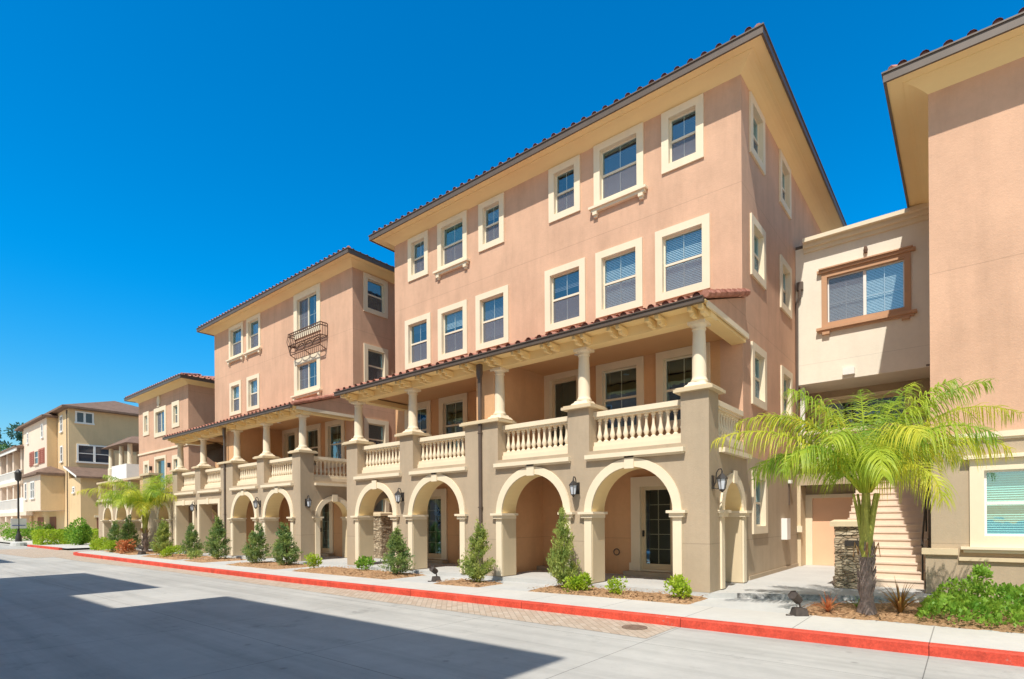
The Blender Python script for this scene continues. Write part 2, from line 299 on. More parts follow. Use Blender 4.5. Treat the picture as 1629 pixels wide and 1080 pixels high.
def window(parent, xf, u0, u1, z0, z1, tw=.24, style='hung', sill=False, blind=.5, bmat=None, mat=None, prot=.05, rec=.12, fmat=None, headext=0, munt=1, screen=True):
    """trim surround with reveal (part) > window_frame, pane, blind, sill ; returns hole"""
    mat = mat or TRIM; fmat = fmat or VINYL
    a, b_, c, d = u0+tw, u1-tw, z0+tw, z1-tw
    t = MB(xf)
    for (p0, p1, q0, q1) in ((u0, u1, d, z1+headext), (u0, u1, z0, c), (u0, a, c, d), (b_, u1, c, d)): t.box(p0, p1, .002, prot, q0, q1)
    for (p0, p1, q0, q1) in ((a-.01, a, c, d), (b_, b_+.01, c, d), (a, b_, d, d+.01), (a, b_, c-.01, c)): t.box(p0, p1, -rec, .002, q0, q1)
    w_ = t.build('window', mat, parent)
    f = MB(xf); fw_ = .038; n0, n1 = -rec, -rec+.05
    f.box(a, b_, n0, n1, c, c+fw_); f.box(a, b_, n0, n1, d-fw_, d); f.box(a, a+fw_, n0, n1, c+fw_, d-fw_); f.box(b_-fw_, b_, n0, n1, c+fw_, d-fw_)
    mid = (c+d)/2; um = (a+b_)/2
    if style == 'hung':
        f.box(a+fw_, b_-fw_, n0, n1+.012, mid-.03, mid+.03)
        if munt: f.box(um-.009, um+.009, n0, n0+.02, c+fw_, d-fw_)
    elif style == 'slider':
        f.box(um-.04, um+.04, n0, n1+.012, c+fw_, d-fw_)
        if munt:
            for q in ((a+um)/2, (um+b_)/2): f.box(q-.009, q+.009, n0, n0+.02, c+fw_, d-fw_)
            zq = c+(d-c)*.42; f.box(a+fw_, um-.04, n0, n0+.02, zq-.009, zq+.009); f.box(um+.04, b_-fw_, n0, n0+.02, zq-.009, zq+.009)
    fr_ = f.build('window_frame', fmat, w_)
    MB(xf).poly([(a+.01, n0+.03, c+.01), (b_-.01, n0+.03, c+.01), (b_-.01, n0+.03, d-.01), (a+.01, n0+.03, d-.01)]).build('pane', GLASS, w_)
    if screen:
        if style == 'hung': q = (a+fw_, b_-fw_, c+fw_, mid-.03)
        else: q = (a+fw_, um-.04, c+fw_, d-fw_)
        MB(xf).poly([(q[0], n1-.01, q[2]), (q[1], n1-.01, q[2]), (q[1], n1-.01, q[3]), (q[0], n1-.01, q[3])]).build('insect_screen', SCREEN, w_)
    bb = MB(xf); bb.box(a-.1, b_+.1, -rec-.5, -rec-.49, c-.1, d+.1); bb.build('room_interior', DARKIN, w_)
    if blind > 0:
        q = MB(xf); zb = d-(d-c)*blind; z = d-.02
        while z > zb:
            q.poly([(a-.0, -rec-.075, z), (b_, -rec-.075, z), (b_, -rec-.045, z-.040), (a, -rec-.045, z-.040)]); z -= .045
        q.build('blind', bmat or BLINDW, w_)
    if sill:
        s_ = MB(xf); s_.box(u0-.12, u1+.12, .002, .17, z0-.02, z0+.05); s_.box(u0-.06, u1+.06, .002, .11, z0-.10, z0-.02)
        for q in (u0+.06, u1-.06): s_.box(q-.07, q+.07, .002, .12, z0-.19, z0-.10); s_.box(q-.05, q+.05, .002, .08, z0-.25, z0-.19)
        s_.build('sill', mat, w_)
    return (a, b_, c, d)

def glass_door(parent, xf, u0, u1, z0, z1, tw=.27, rows=5, blind=0, mat=None, cols=2):
    mat = mat or TRIM; a, b_, d = u0+tw, u1-tw, z1-tw; c = z0
    t = MB(xf)
    t.box(u0, a, .002, .06, c, z1); t.box(b_, u1, .002, .06, c, z1); t.box(a, b_, .002, .06, d, z1); t.box(u0-.05, a+.02, .06, .085, c, c+.22)
    for (p0, p1, q0, q1) in ((a-.01, a, c, d), (b_, b_+.01, c, d), (a, b_, d, d+.01)): t.box(p0, p1, -.14, .002, q0, q1)
    w_ = t.build('door_surround', mat, parent)
    f = MB(xf); s = .10; n0, n1 = -.14, -.09
    f.box(a, a+s, n0, n1, c+.05, d); f.box(b_-s, b_, n0, n1, c+.05, d); f.box(a+s, b_-s, n0, n1, d-s, d); f.box(a+s, b_-s, n0, n1, c+.05, c+.2)
    for k in range(1, rows): z = c+.2+(d-s-c-.2)*k/rows; f.box(a+s, b_-s, n0-.015, n0+.008, z-.009, z+.009)
    for k in range(1, cols): u = a+s+(b_-a-2*s)*k/cols; f.box(u-.009, u+.009, n0-.015, n0+.008, c+.2, d-s)
    MB(xf).box(a, b_, n0, .03, c, c+.05).build('threshold', mat, w_)
    f.build('door', VINYL if blind else JAMB, w_)
    MB(xf).poly([(a+s-.01, n0+.012, c+.19), (b_-s+.01, n0+.012, c+.19), (b_-s+.01, n0+.012, d-s+.01), (a+s-.01, n0+.012, d-s+.01)]).build('pane', GLASS, w_)
    MB(xf).box(a-.1, b_+.1, -.8, -.79, c-.1, d+.1).build('room_interior', DARKIN, w_)
    h = MB(xf); h.box(a+.03, a+.07, n1, n1+.05, c+.95, c+1.12); h.build('handle', DARKM, w_)
    return (a, b_, c, d)

def arc(cx, r_, z0, seg, a0=0, a1=math.pi): return [(cx-r_*math.cos(a0+(a1-a0)*k/seg), z0+r_*math.sin(a0+(a1-a0)*k/seg)) for k in range(seg+1)]
ZI = 1.73  # impost height
def arcade(parent, xf, u0, u1, z1, arches, depth, mat, squares=(), zbase=0):
    """wall with arched and square openings. arches: (ul, ur) outer trim extents; wall front n=0, back n=-depth"""
    W = MB(xf); TW = .20
    ops = sorted([(a, b_, 'a') for a, b_ in arches]+[(a, b_, 's') for a, b_ in squares])
    x = u0
    for a, b_, k in ops:
        l_, r_ = a+TW, b_-TW
        W.box(x, l_, -depth, 0, zbase, z1) if x < l_ else None
        if k == 'a':
            c = (l_+r_)/2; rr = (r_-l_)/2; pts = arc(c, rr, ZI, 20)
            for (p, q), (p2, q2) in zip(pts, pts[1:]):
                W.poly([(p,0,q),(p2,0,q2),(p2,0,z1),(p,0,z1)]); W.poly([(p,-depth,q),(p2,-depth,q2),(p2,-depth,z1),(p,-depth,z1)])
        else:
            zt = 2.45; W.poly([(l_,0,zt),(r_,0,zt),(r_,0,z1),(l_,0,z1)]); W.poly([(l_,-depth,zt),(r_,-depth,zt),(r_,-depth,z1),(l_,-depth,z1)])
        W.poly([(l_,0,z1),(r_,0,z1),(r_,-depth,z1),(l_,-depth,z1)])
        x = r_
    if x < u1: W.box(x, u1, -depth, 0, zbase, z1)
    wall = W.build('arcade_wall', mat, parent)
    for a, b_, k in ops:
        l_, r_ = a+TW, b_-TW; t = MB(xf); P = .045
        if k == 'a':
            c = (l_+r_)/2; rr = (r_-l_)/2; ins = arc(c, rr, ZI, 24); out = arc(c, rr+TW, ZI, 24)
            for i in range(24):
                (p, q), (p2, q2), (o1, o2), (o3, o4) = ins[i], ins[i+1], out[i], out[i+1]
                t.poly([(p,P,q),(p2,P,q2),(o3,P,o4),(o1,P,o2)]); t.poly([(o1,P,o2),(o3,P,o4),(o3,0,o4),(o1,0,o2)])
                t.poly([(p,P,q),(p2,P,q2),(p2,0,q2),(p,0,q)])
            # keystone
            kz = ZI+rr
            t.box(c-.12, c+.12, P, P+.035, kz-.04, kz+TW+.05)
            for (s0, s1) in ((a, l_), (r_, b_)): t.box(s0, s1, .002, P, zbase+.02, ZI-.14)
            soff = MB(xf)
            for i in range(24):
                (p, q), (p2, q2) = ins[i], ins[i+1]; soff.poly([(p,0,q-.004),(p2,0,q2-.004),(p2,-depth,q2-.004),(p,-depth,q-.004)])
            surround = t.build('arch_surround', TRIM, parent)
            soff.build('arch_soffit', SOFF, surround, smooth=True)
            for (s0, s1, sg) in ((a, l_, 1), (r_, b_, -1)):
                im = MB(xf)
                e0, e1 = (s0-.12, s1+.11) if sg == 1 else (s0-.11, s1+.12)
                im.box(e0, e1, -depth+.02, .15, ZI-.05, ZI+.01)
                f0, f1 = (s0-.06, s1+.06) if sg == 1 else (s0-.06, s1+.06)
                im.box(f0, f1, -depth+.05, .10, ZI-.14, ZI-.05); im.build('impost', TRIM, surround)
        else:
            zt = 2.45
            t.box(a, b_, .002, P, zt, zt+TW+.02); t.box(a, l_, .002, P, zbase+.02, zt); t.box(r_, b_, .002, P, zbase+.02, zt)
            c = (l_+r_)/2; t.box(c-.11, c+.11, P, P+.035, zt-.02, zt+TW+.06)
            surround = t.build('opening_surround', TRIM, parent)
        j = MB(xf); zt = ZI-.14 if k == 'a' else 2.45
        for u, sg in ((l_, 1), (r_, -1)): MB(xf).box(min(u, u+sg*.012), max(u, u+sg*.012), -depth+.004, -.003, zbase+.02, zt).build('jamb', JAMB, surround)
        if k == 's': MB(xf).box(l_+.012, r_-.012, -depth+.004, -.003, zt-.012, zt-.001).build('head_lining', JAMB, surround)
    return wall

def balustrade(parent, xf, u0, u1, n0=-.36, zb=3.2, zt=4.18):
    """between piers: base plinth, balusters, top rail. n0 centre depth"""
    t = MB(xf)
    t.box(u0, u1, n0-.17, n0+.17, zb, zb+.14); t.box(u0, u1, n0-.13, n0+.13, zb+.14, zb+.24)
    t.box(u0, u1, n0-.15, n0+.15, zt-.12, zt); t.box(u0, u1, n0-.11, n0+.11, zt-.17, zt-.12)
    b_ = t.build('balustrade', TRIM, parent)
    k = max(2, round((u1-u0)/.183)); st = (u1-u0)/k; h = zt-.17-(zb+.24); z0 = zb+.24
    prof = [(.062, 0), (.062, .05), (.035, .09), (.04, .13), (.07, .26), (.055, .36), (.034, .55), (.03, .78), (.045, .84), (.036, .88), (.06, .93), (.06, 1)]
    P = prof
    first = None
    for i in range(k):
        u = u0+st*(i+.5); cx, cy, _ = xf(u, n0, 0)
        if first is None:
            mb = MB(); mb.lathe(0, 0, [(r_, q*h) for r_, q in P], 10); first = mb.build('baluster', TRIM, b_, smooth=True); first.location = (cx, cy, z0)
            ORIG = Vector((0,0,0))
        else:
            c = first.copy(); COL.objects.link(c); c.parent = b_; c.location = (cx, cy, z0)
    return b_

def ledge(parent, xf, u0, u1, z=3.05):
    t = MB(xf); t.box(u0, u1, .002, .13, z-.05, z+.05); t.box(u0+.02, u1-.02, .002, .08, z-.09, z-.05)
    return t.build('ledge', TRIM, parent)

def tiles(mb, end, u0, u1, pitch, rowlen, nrow, pos, hipl=None, hipr=None, seg=5, r_=.085):
    """barrel tiles. pos(u, s, h) -> world; s along slope, h normal height. end: MB of dark ends"""
    k = int((u1-u0)/pitch); st = (u1-u0)/k
    for j in range(nrow):
        s0 = j*rowlen; s1 = s0+rowlen+.03
        for i in range(k):
            uc = u0+st*(i+.5)+random.uniform(-.008, .008)
            if hipl is not None and uc < u0+s0*hipl: continue
            if hipr is not None and uc > u1-s0*hipr: continue
            lift = random.uniform(0, .012)
            A = [pos(uc-r_*math.cos(math.pi*q/seg), s0, lift+.045+r_*.95*math.sin(math.pi*q/seg)) for q in range(seg+1)]
            B = [pos(uc-r_*.86*math.cos(math.pi*q/seg), s1, lift+.015+r_*.8*math.sin(math.pi*q/seg)) for q in range(seg+1)]
            a = mb.vert(A); b_ = mb.vert(B)
            for q in range(seg): mb.f.append((a+q, a+q+1, b_+q+1, b_+q))
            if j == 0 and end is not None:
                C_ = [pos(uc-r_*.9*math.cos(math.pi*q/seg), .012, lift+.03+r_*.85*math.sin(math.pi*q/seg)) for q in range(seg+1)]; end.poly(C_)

def build2(a, e, name, mat, parent):
    k = len(a.f)
    if e: o_ = len(a.v); a.v += e.v; a.f += [tuple(i+o_ for i in f) for f in e.f]
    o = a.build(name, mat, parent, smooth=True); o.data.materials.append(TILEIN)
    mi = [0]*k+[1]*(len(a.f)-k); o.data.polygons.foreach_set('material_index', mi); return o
def hip_roof(parent, x0, x1, y0, y1, zs, o=.70, slope=.33, wallx=None, crown=None, tilemat=None, fascia=.20, pitch=.34, tile=True):
    """x0..y1 are WALL extents; soffit junction at zs"""
    tilemat = tilemat or TILE
    X0, X1, Y0, Y1 = x0-o, x1+o, y0-o, y1+o; zb = zs+.17; zt = zb+fascia
    s = MB()   # soffit: outer flat band then cove
    c = .26
    def ring(a, za, b_, zb_):
        A = [(x0-a, y0-a, za), (x1+a, y0-a, za), (x1+a, y1+a, za), (x0-a, y1+a, za)]; B = [(x0-b_, y0-b_, zb_), (x1+b_, y0-b_, zb_), (x1+b_, y1+b_, zb_), (x0-b_, y1+b_, zb_)]
        for i in range(4): j = (i+1) % 4; s.poly([A[i], A[j], B[j], B[i]])
    ring(o-.05, zb+.03, o-.05-c, zb+.03); ring(o-.05-c, zb+.03, o-.05-c, zb+.015); 
    prev = (o-.05-c, zb+.015); L = o-.05-c
    for k in range(1, 6):
        a = L*(1-k/5); z = zs+(zb+.015-zs)*math.cos(math.pi/2*k/5)**1.0; ring(prev[0], prev[1], a, z); prev = (a, z)
    rf = None
    h = min(X1-X0, Y1-Y0)/2; zr = zt+h*slope
    r_ = MB()
    if X1-X0 > Y1-Y0: P1, P2 = (X0+h, (Y0+Y1)/2, zr), (X1-h, (Y0+Y1)/2, zr)
    else: P1, P2 = ((X0+X1)/2, Y0+h, zr), ((X0+X1)/2, Y1-h, zr)
    g = .03
    A, B, C_, D = (X0+g, Y0+g, zt-.02), (X1-g, Y0+g, zt-.02), (X1-g, Y1-g, zt-.02), (X0+g, Y1-g, zt-.02)
    if X1-X0 > Y1-Y0: r_.poly([A, B, P2, P1]); r_.poly([B, C_, P2]); r_.poly([C_, D, P1, P2]); r_.poly([D, A, P1])
    else: r_.poly([A, B, P1]); r_.poly([B, C_, P2, P1]); r_.poly([C_, D, P2]); r_.poly([D, A, P1, P2])
    e = None
    if tile:
        e = MB(); L = math.sqrt(1+slope*slope)
        front = lambda u, s_, h_: (u, Y0+.015+s_/L-h_*slope/L, zt-.045+s_*slope/L+h_/L)
        right = lambda u, s_, h_: (X1-.10-s_/L+h_*slope/L, u, zt-.045+s_*slope/L+h_/L)
        left = lambda u, s_, h_: (X0+.10+s_/L-h_*slope/L, u, zt-.045+s_*slope/L+h_/L)
        tiles(r_, e, X0+.15, X1-.15, pitch, .40, 5, front, 1, 1); tiles(r_, e, Y0+.15, Y1-.15, pitch, .40, 4, right, 1, 1); tiles(r_, e, Y0+.15, Y1-.15, pitch, .40, 3, left, 1, 1)
        for (q, pe) in ((A, P1), (B, P1 if X1-X0 <= Y1-Y0 else P2)):
            q = Vector(q); d = (Vector(pe)-q).normalized()
            for k in range(6): a = q+d*(k*.42+.12)+Vector((0,0,.03)); r_.tube([a+Vector((0,0,.02)), a+d*.45], .085, 8)
    rf = build2(r_, e, 'roof', tilemat, parent)
    s.build('soffit', SOFF, rf)
    f = MB()
    for (p0, p1, q0, q1) in ((X0, X1, Y0, Y0+.05), (X0, X1, Y1-.05, Y1), (X0, X0+.05, Y0+.05, Y1-.05), (X1-.05, X1, Y0+.05, Y1-.05)): f.box(p0, p1, q0, q1, zb, zt)
    for (p0, p1, q0, q1) in ((X0-.025, X1+.025, Y0-.025, Y0), (X1, X1+.025, Y0, Y1), (X0-.025, X0, Y0, Y1)): f.box(p0, p1, q0, q1, zt-.03, zt)
    f.build('gutter', GUT, rf)
    return rf

def downpipe(parent, x, y, z0, z1):
    t = MB(); t.box(x-.045, x+.045, y-.07, y, z0, z1); t.box(x-.08, x+.08, y-.10, y+.0, z1-.28, z1-.02); t.frustum(x, y-.05, z1-.42, z1-.28, .05, .08, .04, .05)
    for z in (z0+.15, z0+1.9, z0+4.0): t.box(x-.065, x+.065, y-.08, y, z, z+.03)
    t.build('downspout', GUT, parent)

# ------------------------------------------------------------ ground, street, walks
g = MB(); g.poly([(-600,-400,-.25),(400,-400,-.25),(400,600,-.25),(-600,600,-.25)]).build('street', ROAD, kind='structure')
CP = [(14, 9.25), (8, 9.18), (.5, 9.02), (-5.4, 8.86), (-9.5, 8.76), (-15.5, 8.52), (-23, 8.45), (-32, 8.48), (-38.2, 8.5), (-39.2, 8.62), (-39.9, 8.95), (-40.2, 9.5), (-40.3, 10.5)]
BK = [(14, 10.7), (8, 10.65), (.6, 10.6), (-6.3, 10.36), (-10.5, 9.95), (-15.5, 9.75), (-25, 9.52), (-32, 9.55), (-38.2, 9.7), (-39.1, 9.9), (-39.5, 10.1), (-39.7, 10.3), (-39.8, 10.5)]
def off(P, d):
    out = []
    for i, p_ in enumerate(P):
        a = Vector(P[max(i-1, 0)]); b_ = Vector(P[min(i+1, len(P)-1)]); t = (b_-a).normalized(); out.append((p_[0]+t.y*d, p_[1]-t.x*d))
    return out
CI = off(CP, .16)
c = MB()
for i in range(len(CP)-1):
    a, b_, a2, b2 = CP[i], CP[i+1], CI[i], CI[i+1]
    nseg = 1
    t = .018
    a_, bb_ = off(CP, t)[i], off(CP, t)[i+1]
    c.poly([(*a, -.26), (*b_, -.26), (*b_, -.118), (*a, -.118)]); c.poly([(*a, -.118), (*b_, -.118), (*bb_, -.1), (*a_, -.1)]); c.poly([(*a_, -.1), (*bb_, -.1), (*b2, -.1), (*a2, -.1)])
c.poly([(*CP[-1], -.26), (*CI[-1], -.26), (*CI[-1], -.1), (*CP[-1], -.118)])
c.build('curb', RED, kind='structure')
wk = MB()
for i in range(len(CP)-1): wk.poly([(*CI[i], -.104), (*CI[i+1], -.104), (*BK[i+1], -.104), (*BK[i], -.104)])
wk.build('sidewalk', WALK, kind='structure')
# base concrete between sidewalk and houses
MB().poly([(14,9.6,-.112),(-40,9.6,-.112),(-40,26,-.112),(14,26,-.112)]).build('front_walk', SLAB, kind='structure')
pv = MB()
for i in range(2, 9):
    a, b_ = CP[i], CP[i+1]
    x0, x1 = max(-37.5, b_[0]), min(-3.75, a[0])
    if x1 <= x0: continue
    ya = a[1]+(x1-a[0])/(b_[0]-a[0])*(b_[1]-a[1]); yb = a[1]+(x0-a[0])/(b_[0]-a[0])*(b_[1]-a[1])
    pv.poly([(x1, ya, -.246), (x0, yb, -.246), (x0, 7.8 if x0 > -27 else 7.4, -.246), (x1, 7.75 if x1 > -27 else 7.4, -.246)])
pv.poly([(-37.52, 8.5, -.246), (-37.52, 6.6, -.246), (-52, 6.0, -.246), (-52, 9.8, -.246), (-40.4, 9.8, -.246), (-40.0, 8.9, -.246)])
pv.build('paver_band', PAVER, kind='structure')
# raised entry slabs
sb = MB()
def slab(poly, z0, z1):
    sb.poly([(x, y, z1) for x, y in poly])
    for (a, b_) in zip(poly, poly[1:]+poly[:1]): sb.poly([(*a, z0), (*b_, z0), (*b_, z1), (*a, z1)])
slab([(-17.3, 11.62), (-4.2, 11.62), (-3.7, 11.95), (-1.2, 13.15), (-.2, 13.7), (-.2, 22), (-17.3, 22)], -.2, -.004)
slab([(-33.4, 11.62), (-19.9, 11.62), (-17.31, 12.3), (-17.31, 22), (-33.4, 22)], -.2, -.004)
sb.build('entry_slab', SLAB, kind='structure')
SLABEDGE = noisy('slab_edge_mottle', (.17, .165, .16), .5, 9, 30, .3, .004, fvar=.5, col2=(.50, .49, .47))
gr = MB(); gr.poly([(-3.72, 11.93, -.115), (-1.2, 13.142, -.115), (-1.2, 13.142, -.002), (-3.72, 11.93, -.002)]); gr.build('slab_edge_strip', SLABEDGE, kind='structure')  # dark mottled strip along the front edge of the slab

random.seed(3)
def mulch(name, pts, z=-.07):
    xs = [q[0] for q in pts]; ys = [q[1] for q in pts]; nx = int((max(xs)-min(xs))/.07)+1; ny = 16
    mb = MB(); ids = {}
    # pts: x list with y0,y1 -> strips
    X = np.linspace(min(xs), max(xs), nx)
    lo = [(q[0], q[1]) for q in pts]; 
    Y0 = np.interp(X, [q[0] for q in pts], [q[1] for q in pts]); Y1 = np.interp(X, [q[0] for q in pts], [q[2] for q in pts])
    for i in range(nx):
        for j in range(ny):
            e = min(i, nx-1-i)/3; f = min(j, ny-1-j)/3; h = min(1, e, f)
            mb.v.append((X[i], Y0[i]+(Y1[i]-Y0[i])*j/(ny-1), -.13+h*(z+.13)+(random.random()*.03 if h > 0 else 0)))
    for i in range(nx-1):
        for j in range(ny-1): a = i*ny+j; mb.f.append((a, a+1, a+ny+1, a+ny))
    # loose bark chips
    for _ in range(int((max(xs)-min(xs))*170)):
        x = random.uniform(min(xs)+.05, max(xs)-.05); y0 = np.interp(x, X, Y0); y1 = np.interp(x, X, Y1); y = random.uniform(y0+.03, y1-.03); a = random.uniform(0, 3.14); s1 = random.uniform(.015, .045); s2 = random.uniform(.006, .015); zz = z+.022+random.random()*.02
        t = random.uniform(-.5, .5)
        p_ = [(x+math.cos(a)*u*s1-math.sin(a)*v_*s2, y+math.sin(a)*u*s1+math.cos(a)*v_*s2, zz+u*t*s1) for u, v_ in ((-1,-1),(1,-1),(1,1),(-1,1))]; mb.poly(p_)
    return mb.build(name, MULCH, kind='structure')
def bk(x): return float(np.interp(-x, [-q[0] for q in BK], [q[1] for q in BK]))
def bed(x0, x1, y1=11.58, y1b=None): mulch('mulch_bed', [(x0, bk(x0), y1), (x1, bk(x1), y1b or y1)])
bed(-8.0, -4.15); bed(-10.9, -9.35, 11.1); bed(-17.6, -12.7, 11.5); bed(-22.3, -18.6); bed(-26.3, -24.3); bed(-31.6, -27.2); bed(-39.3, -33.3, 11.5)
mulch('mulch_bed', [(-2.35, bk(-2), 12.0), (-1.2, bk(-1.2), 12.9), (-.4, bk(-.4), 13.9), (5, bk(5), 14.1)])
mh = MB(); mh.lathe(0, 0, [(.21, 0), (.21, .008), (.18, .008), (.175, .004), (.05, .004), (.04, .012)], 28); 
for k in range(-3, 4): mh.box(-.12, .12, k*.045-.010, k*.045+.010, .004, .010)
o = mh.build('manhole_cover', IRONC, label='round brown iron cover set in the paver band beside the red curb', cat='manhole cover', smooth=True); o.location = (-4.28, 8.42, -.243)

# ------------------------------------------------------------ main townhouse template
YF, YP = 14.2, 11.62
def townhouse(name, label, dx, wx0, wx1, rows, side_windows, arches, squares, balc, ground_doors, yback, group, pipes=(-10.62,), side_back_wall=True, left_side=False, zoff=0, extras=None):
    T = empty(name, (0, 0, 0), label, 'house', group); T.location = ((wx0+wx1)/2, YF, 0)
    class Rel: pass
    F = FR(YF); holes = []
    for (u0, u1, z0, z1, kw) in rows: holes.append(window(T, F, u0, u1, z0, z1, **kw))
    for (u0, u1, z0, z1, kw) in balc: holes.append(window(T, F, u0, u1, z0, z1, **kw))
    for (u0, u1, z0, z1, kw) in ground_doors: holes.append(glass_door(T, F, u0, u1, z0, z1, **kw))
    wbk = MB(F); wall_sheet(wbk, wx0, wx1-.55, 3.12, 6.2, [h for h in holes if 3.1 < h[2] < 6.2]); wbk.build('balcony_back_wall', PORCH, T)
    ww = MB(F); wall_sheet(ww, wx0, wx1, 6.2, 12.5, [h for h in holes if h[3] > 6.5]); wall_sheet(ww, wx1-.55, wx1, 3.12, 6.2, [])
    S = SD(wx1); sh = []
    for (u0, u1, z0, z1, kw) in side_windows: sh.append(window(T, S, u0, u1, z0, z1, **kw))
    ws = MB(S); wall_sheet(ws, YF, yback, 3.12, 12.5, [h for h in sh if h[3] > 3.2])
    for (x_, y_) in ((None, None),):
        pass
    ww.f += [tuple(i+len(ww.v) for i in f) for f in ws.f]; ww.v += ws.v
    bw = MB(); bw.poly([(wx0, YF, -.1), (wx0, yback, -.1), (wx0, yback, 12.5), (wx0, YF, 12.5)]); bw.poly([(wx0, yback, 0), (wx1, yback, 0), (wx1, yback, 12.5), (wx0, yback, 12.5)])
    ww.f += [tuple(i+len(ww.v) for i in f) for f in bw.f]; ww.v += bw.v
    ww.build('wall', PINK, T)
    # ground floor walls: bounce warmth coloured into the porch, tan at the side
    gw = MB(F); wall_sheet(gw, wx0, wx1, -.1, 3.12, [h for h in holes if h[3] < 3.2]); gw.build('porch_back_wall', PORCH, T)
    gs = MB(S); wall_sheet(gs, YF, yback, -.1, 3.12, [h for h in sh if h[3] < 3.2]); gs.build('side_wall', TAN, T)
    if side_windows: MB(S).box(14.2+.35, yback-.4, .003, .03, -.02, .10).build('base_strip', TAN, T)
    hip_roof(T, wx0, wx1, YF, yback, 12.48)
    # porch
    P = FR(YP); pl, pr = -17.12+dx, -4.17+dx
    arcade(T, P, pl, pr, 3.2, arches, .58, TAN, squares)
    for sgn, xp in ((1, pr), (-1, pl)):
        arcade(T, SD(xp, sgn), YP+.582, YF-.004, 3.2, [(12.24, 13.98)], .42, TAN)
    piers = [(-17.12, -16.48), (-14.18, -13.54), (-11.25, -10.0), (-7.7, -7.08), (-4.78, -4.17)]
    piers = [(a+dx, b_+dx) for a, b_ in piers]
    for i, (a, b_) in enumerate(piers):
        m_ = MB(); m_.box(a, b_, YP, YP+.58, 3.2, 4.27); m_.build('pier', TAN, T)
        cp = MB(); o_ = .12
        segs = [(a, b_)]
        cp.box(a-o_, b_+o_, YP-o_, YP+.58+o_, 4.27, 4.335); cp.box(a-o_+.04, b_+o_-.04, YP-o_+.04, YP+.58+o_-.04, 4.335, 4.37)
        cxs = [(a+b_)/2] if i != 2 else [b_-.17, a+.12][:1]
        cp.build('pier_cap', TRIM if i == 99 else JAMB, T)
        for cx in cxs:
            cy = YP+.29; q = MB()
            q.frustum(cx, cy, 4.37, 4.44, .27, .22); q.frustum(cx, cy, 4.44, 4.5, .20, .17)
            q.lathe(cx, cy, [(.185, 4.5), (.185, 4.54), (.16, 4.57), (.15, 4.62), (.148, 5.1), (.13, 5.58), (.13, 5.62), (.15, 5.63), (.15, 5.655), (.132, 5.66), (.135, 5.69), (.175, 5.735)], 20)
            q.box(cx-.19, cx+.19, cy-.19, cy+.19, 5.735, 5.8)
            q.build('column', TRIM, T, smooth=True)
    if True:  # party wall between the two porches
        a, b_ = -10.92+dx, -10.24+dx
        MB().box(a, b_, YP+.14, YF-.002, 4.372, 6.1).box(a, b_, YP+.585, YF-.002, 3.2, 4.372).build('party_wall', PORCH, T)
        MB().box(a+.05, b_-.12, YP+.58, YF-.002, -.05, 3.1).build('party_wall', PORCH, T)
    for (a, b_), (c_, d_) in zip(piers, piers[1:]):
        balustrade(T, P, b_, c_); ledge(T, P, b_-.06 , c_+.10, 3.05)
    for sgn, xp in ((1, pr), (-1, pl)):
        balustrade(T, SD(xp, sgn), YP+.58, YF-.01, -.22)
        t = MB(SD(xp, sgn)); t.box(YP+.60, YF-.02, .002, .13, 3.0, 3.1); t.build('ledge', TRIM, T)
    # floor slab, beams, ceiling, corbels
    MB().box(pl+.02, pr-.02, YP+.585, YF-.003, 3.0, 3.19).build('balcony_floor', CEIL, T)
    bm = MB()
    bm.box(pl-.02, pr+.02, YP+.12, YP+.46, 5.80, 6.02)
    for xp in (pl, pr): a, b_ = (xp, xp+.34) if xp == pl else (xp-.34, xp); bm.box(a, b_, YP+.46, YF-.003, 5.86, 6.02)
    bm.build('beam', SOFF, T)
    x = pl+.35
    while x < pr-.1:
        for d_ in (-.115, .115):
            cb = MB(); cb.box(x+d_-.045, x+d_+.045, YP-.28, YP+.12, 5.90, 5.99); cb.box(x+d_-.045, x+d_+.045, YP-.14, YP+.12, 5.83, 5.90); cb.build('corbel', SOFF, T)
        x += .955
    MB().box(pl+.3, pr-.3, YP+.46, YF-.003, 6.06, 6.10).build('ceiling', CEIL, T)
    MB().box(pl-.06, pr+.06, YP-.32, YP+.30, 6.02, 6.045).build('porch_soffit', SOFF, T)
    for cx in (-15.2+dx, -8.2+dx):
        d_ = MB(); d_.lathe(cx, 12.9, [(.10, 6.052), (.10, 6.06), (.07, 6.058)], 16); d_.build('ceiling_light', WHITE, T)
    # roof of the porch
    ze, zt = 6.07, 6.98; Y0 = YP-.34; sl_ = (zt-ze)/(YF-Y0); L = math.sqrt(1+sl_**2)
    r_ = MB(); e = MB(); r_.poly([(pl-.07, Y0, ze), (pr+.07, Y0, ze), (pr+.07, YF-.003, zt), (pl-.07, YF-.003, zt)])
    tiles(r_, e, pl-.05, pr+.07, .33, .36, int((YF-Y0)*L/.36), lambda u, s_, h_: (u, min(YF-.003, Y0-.02+s_/L-h_*sl_/L), ze+s_*sl_/L+h_/L))
    for xe in (pl-.06, pr+.06):
        for k in range(8): s0 = k*.37; r_.tube([(xe, Y0+s0/L, ze+s0*sl_+.075), (xe, Y0+(s0+.38)/L, ze+(s0+.38)*sl_+.05)], .085, 8)
    pr_ = build2(r_, e, 'porch_roof', TILE, T)
    g_ = MB(); g_.box(pl-.08, pr+.05, Y0-.10, Y0, 5.965, 6.085); g_.box(pl-.08, pr+.05, Y0-.125, Y0-.10, 6.06, 6.085); g_.build('gutter', GUT, pr_)
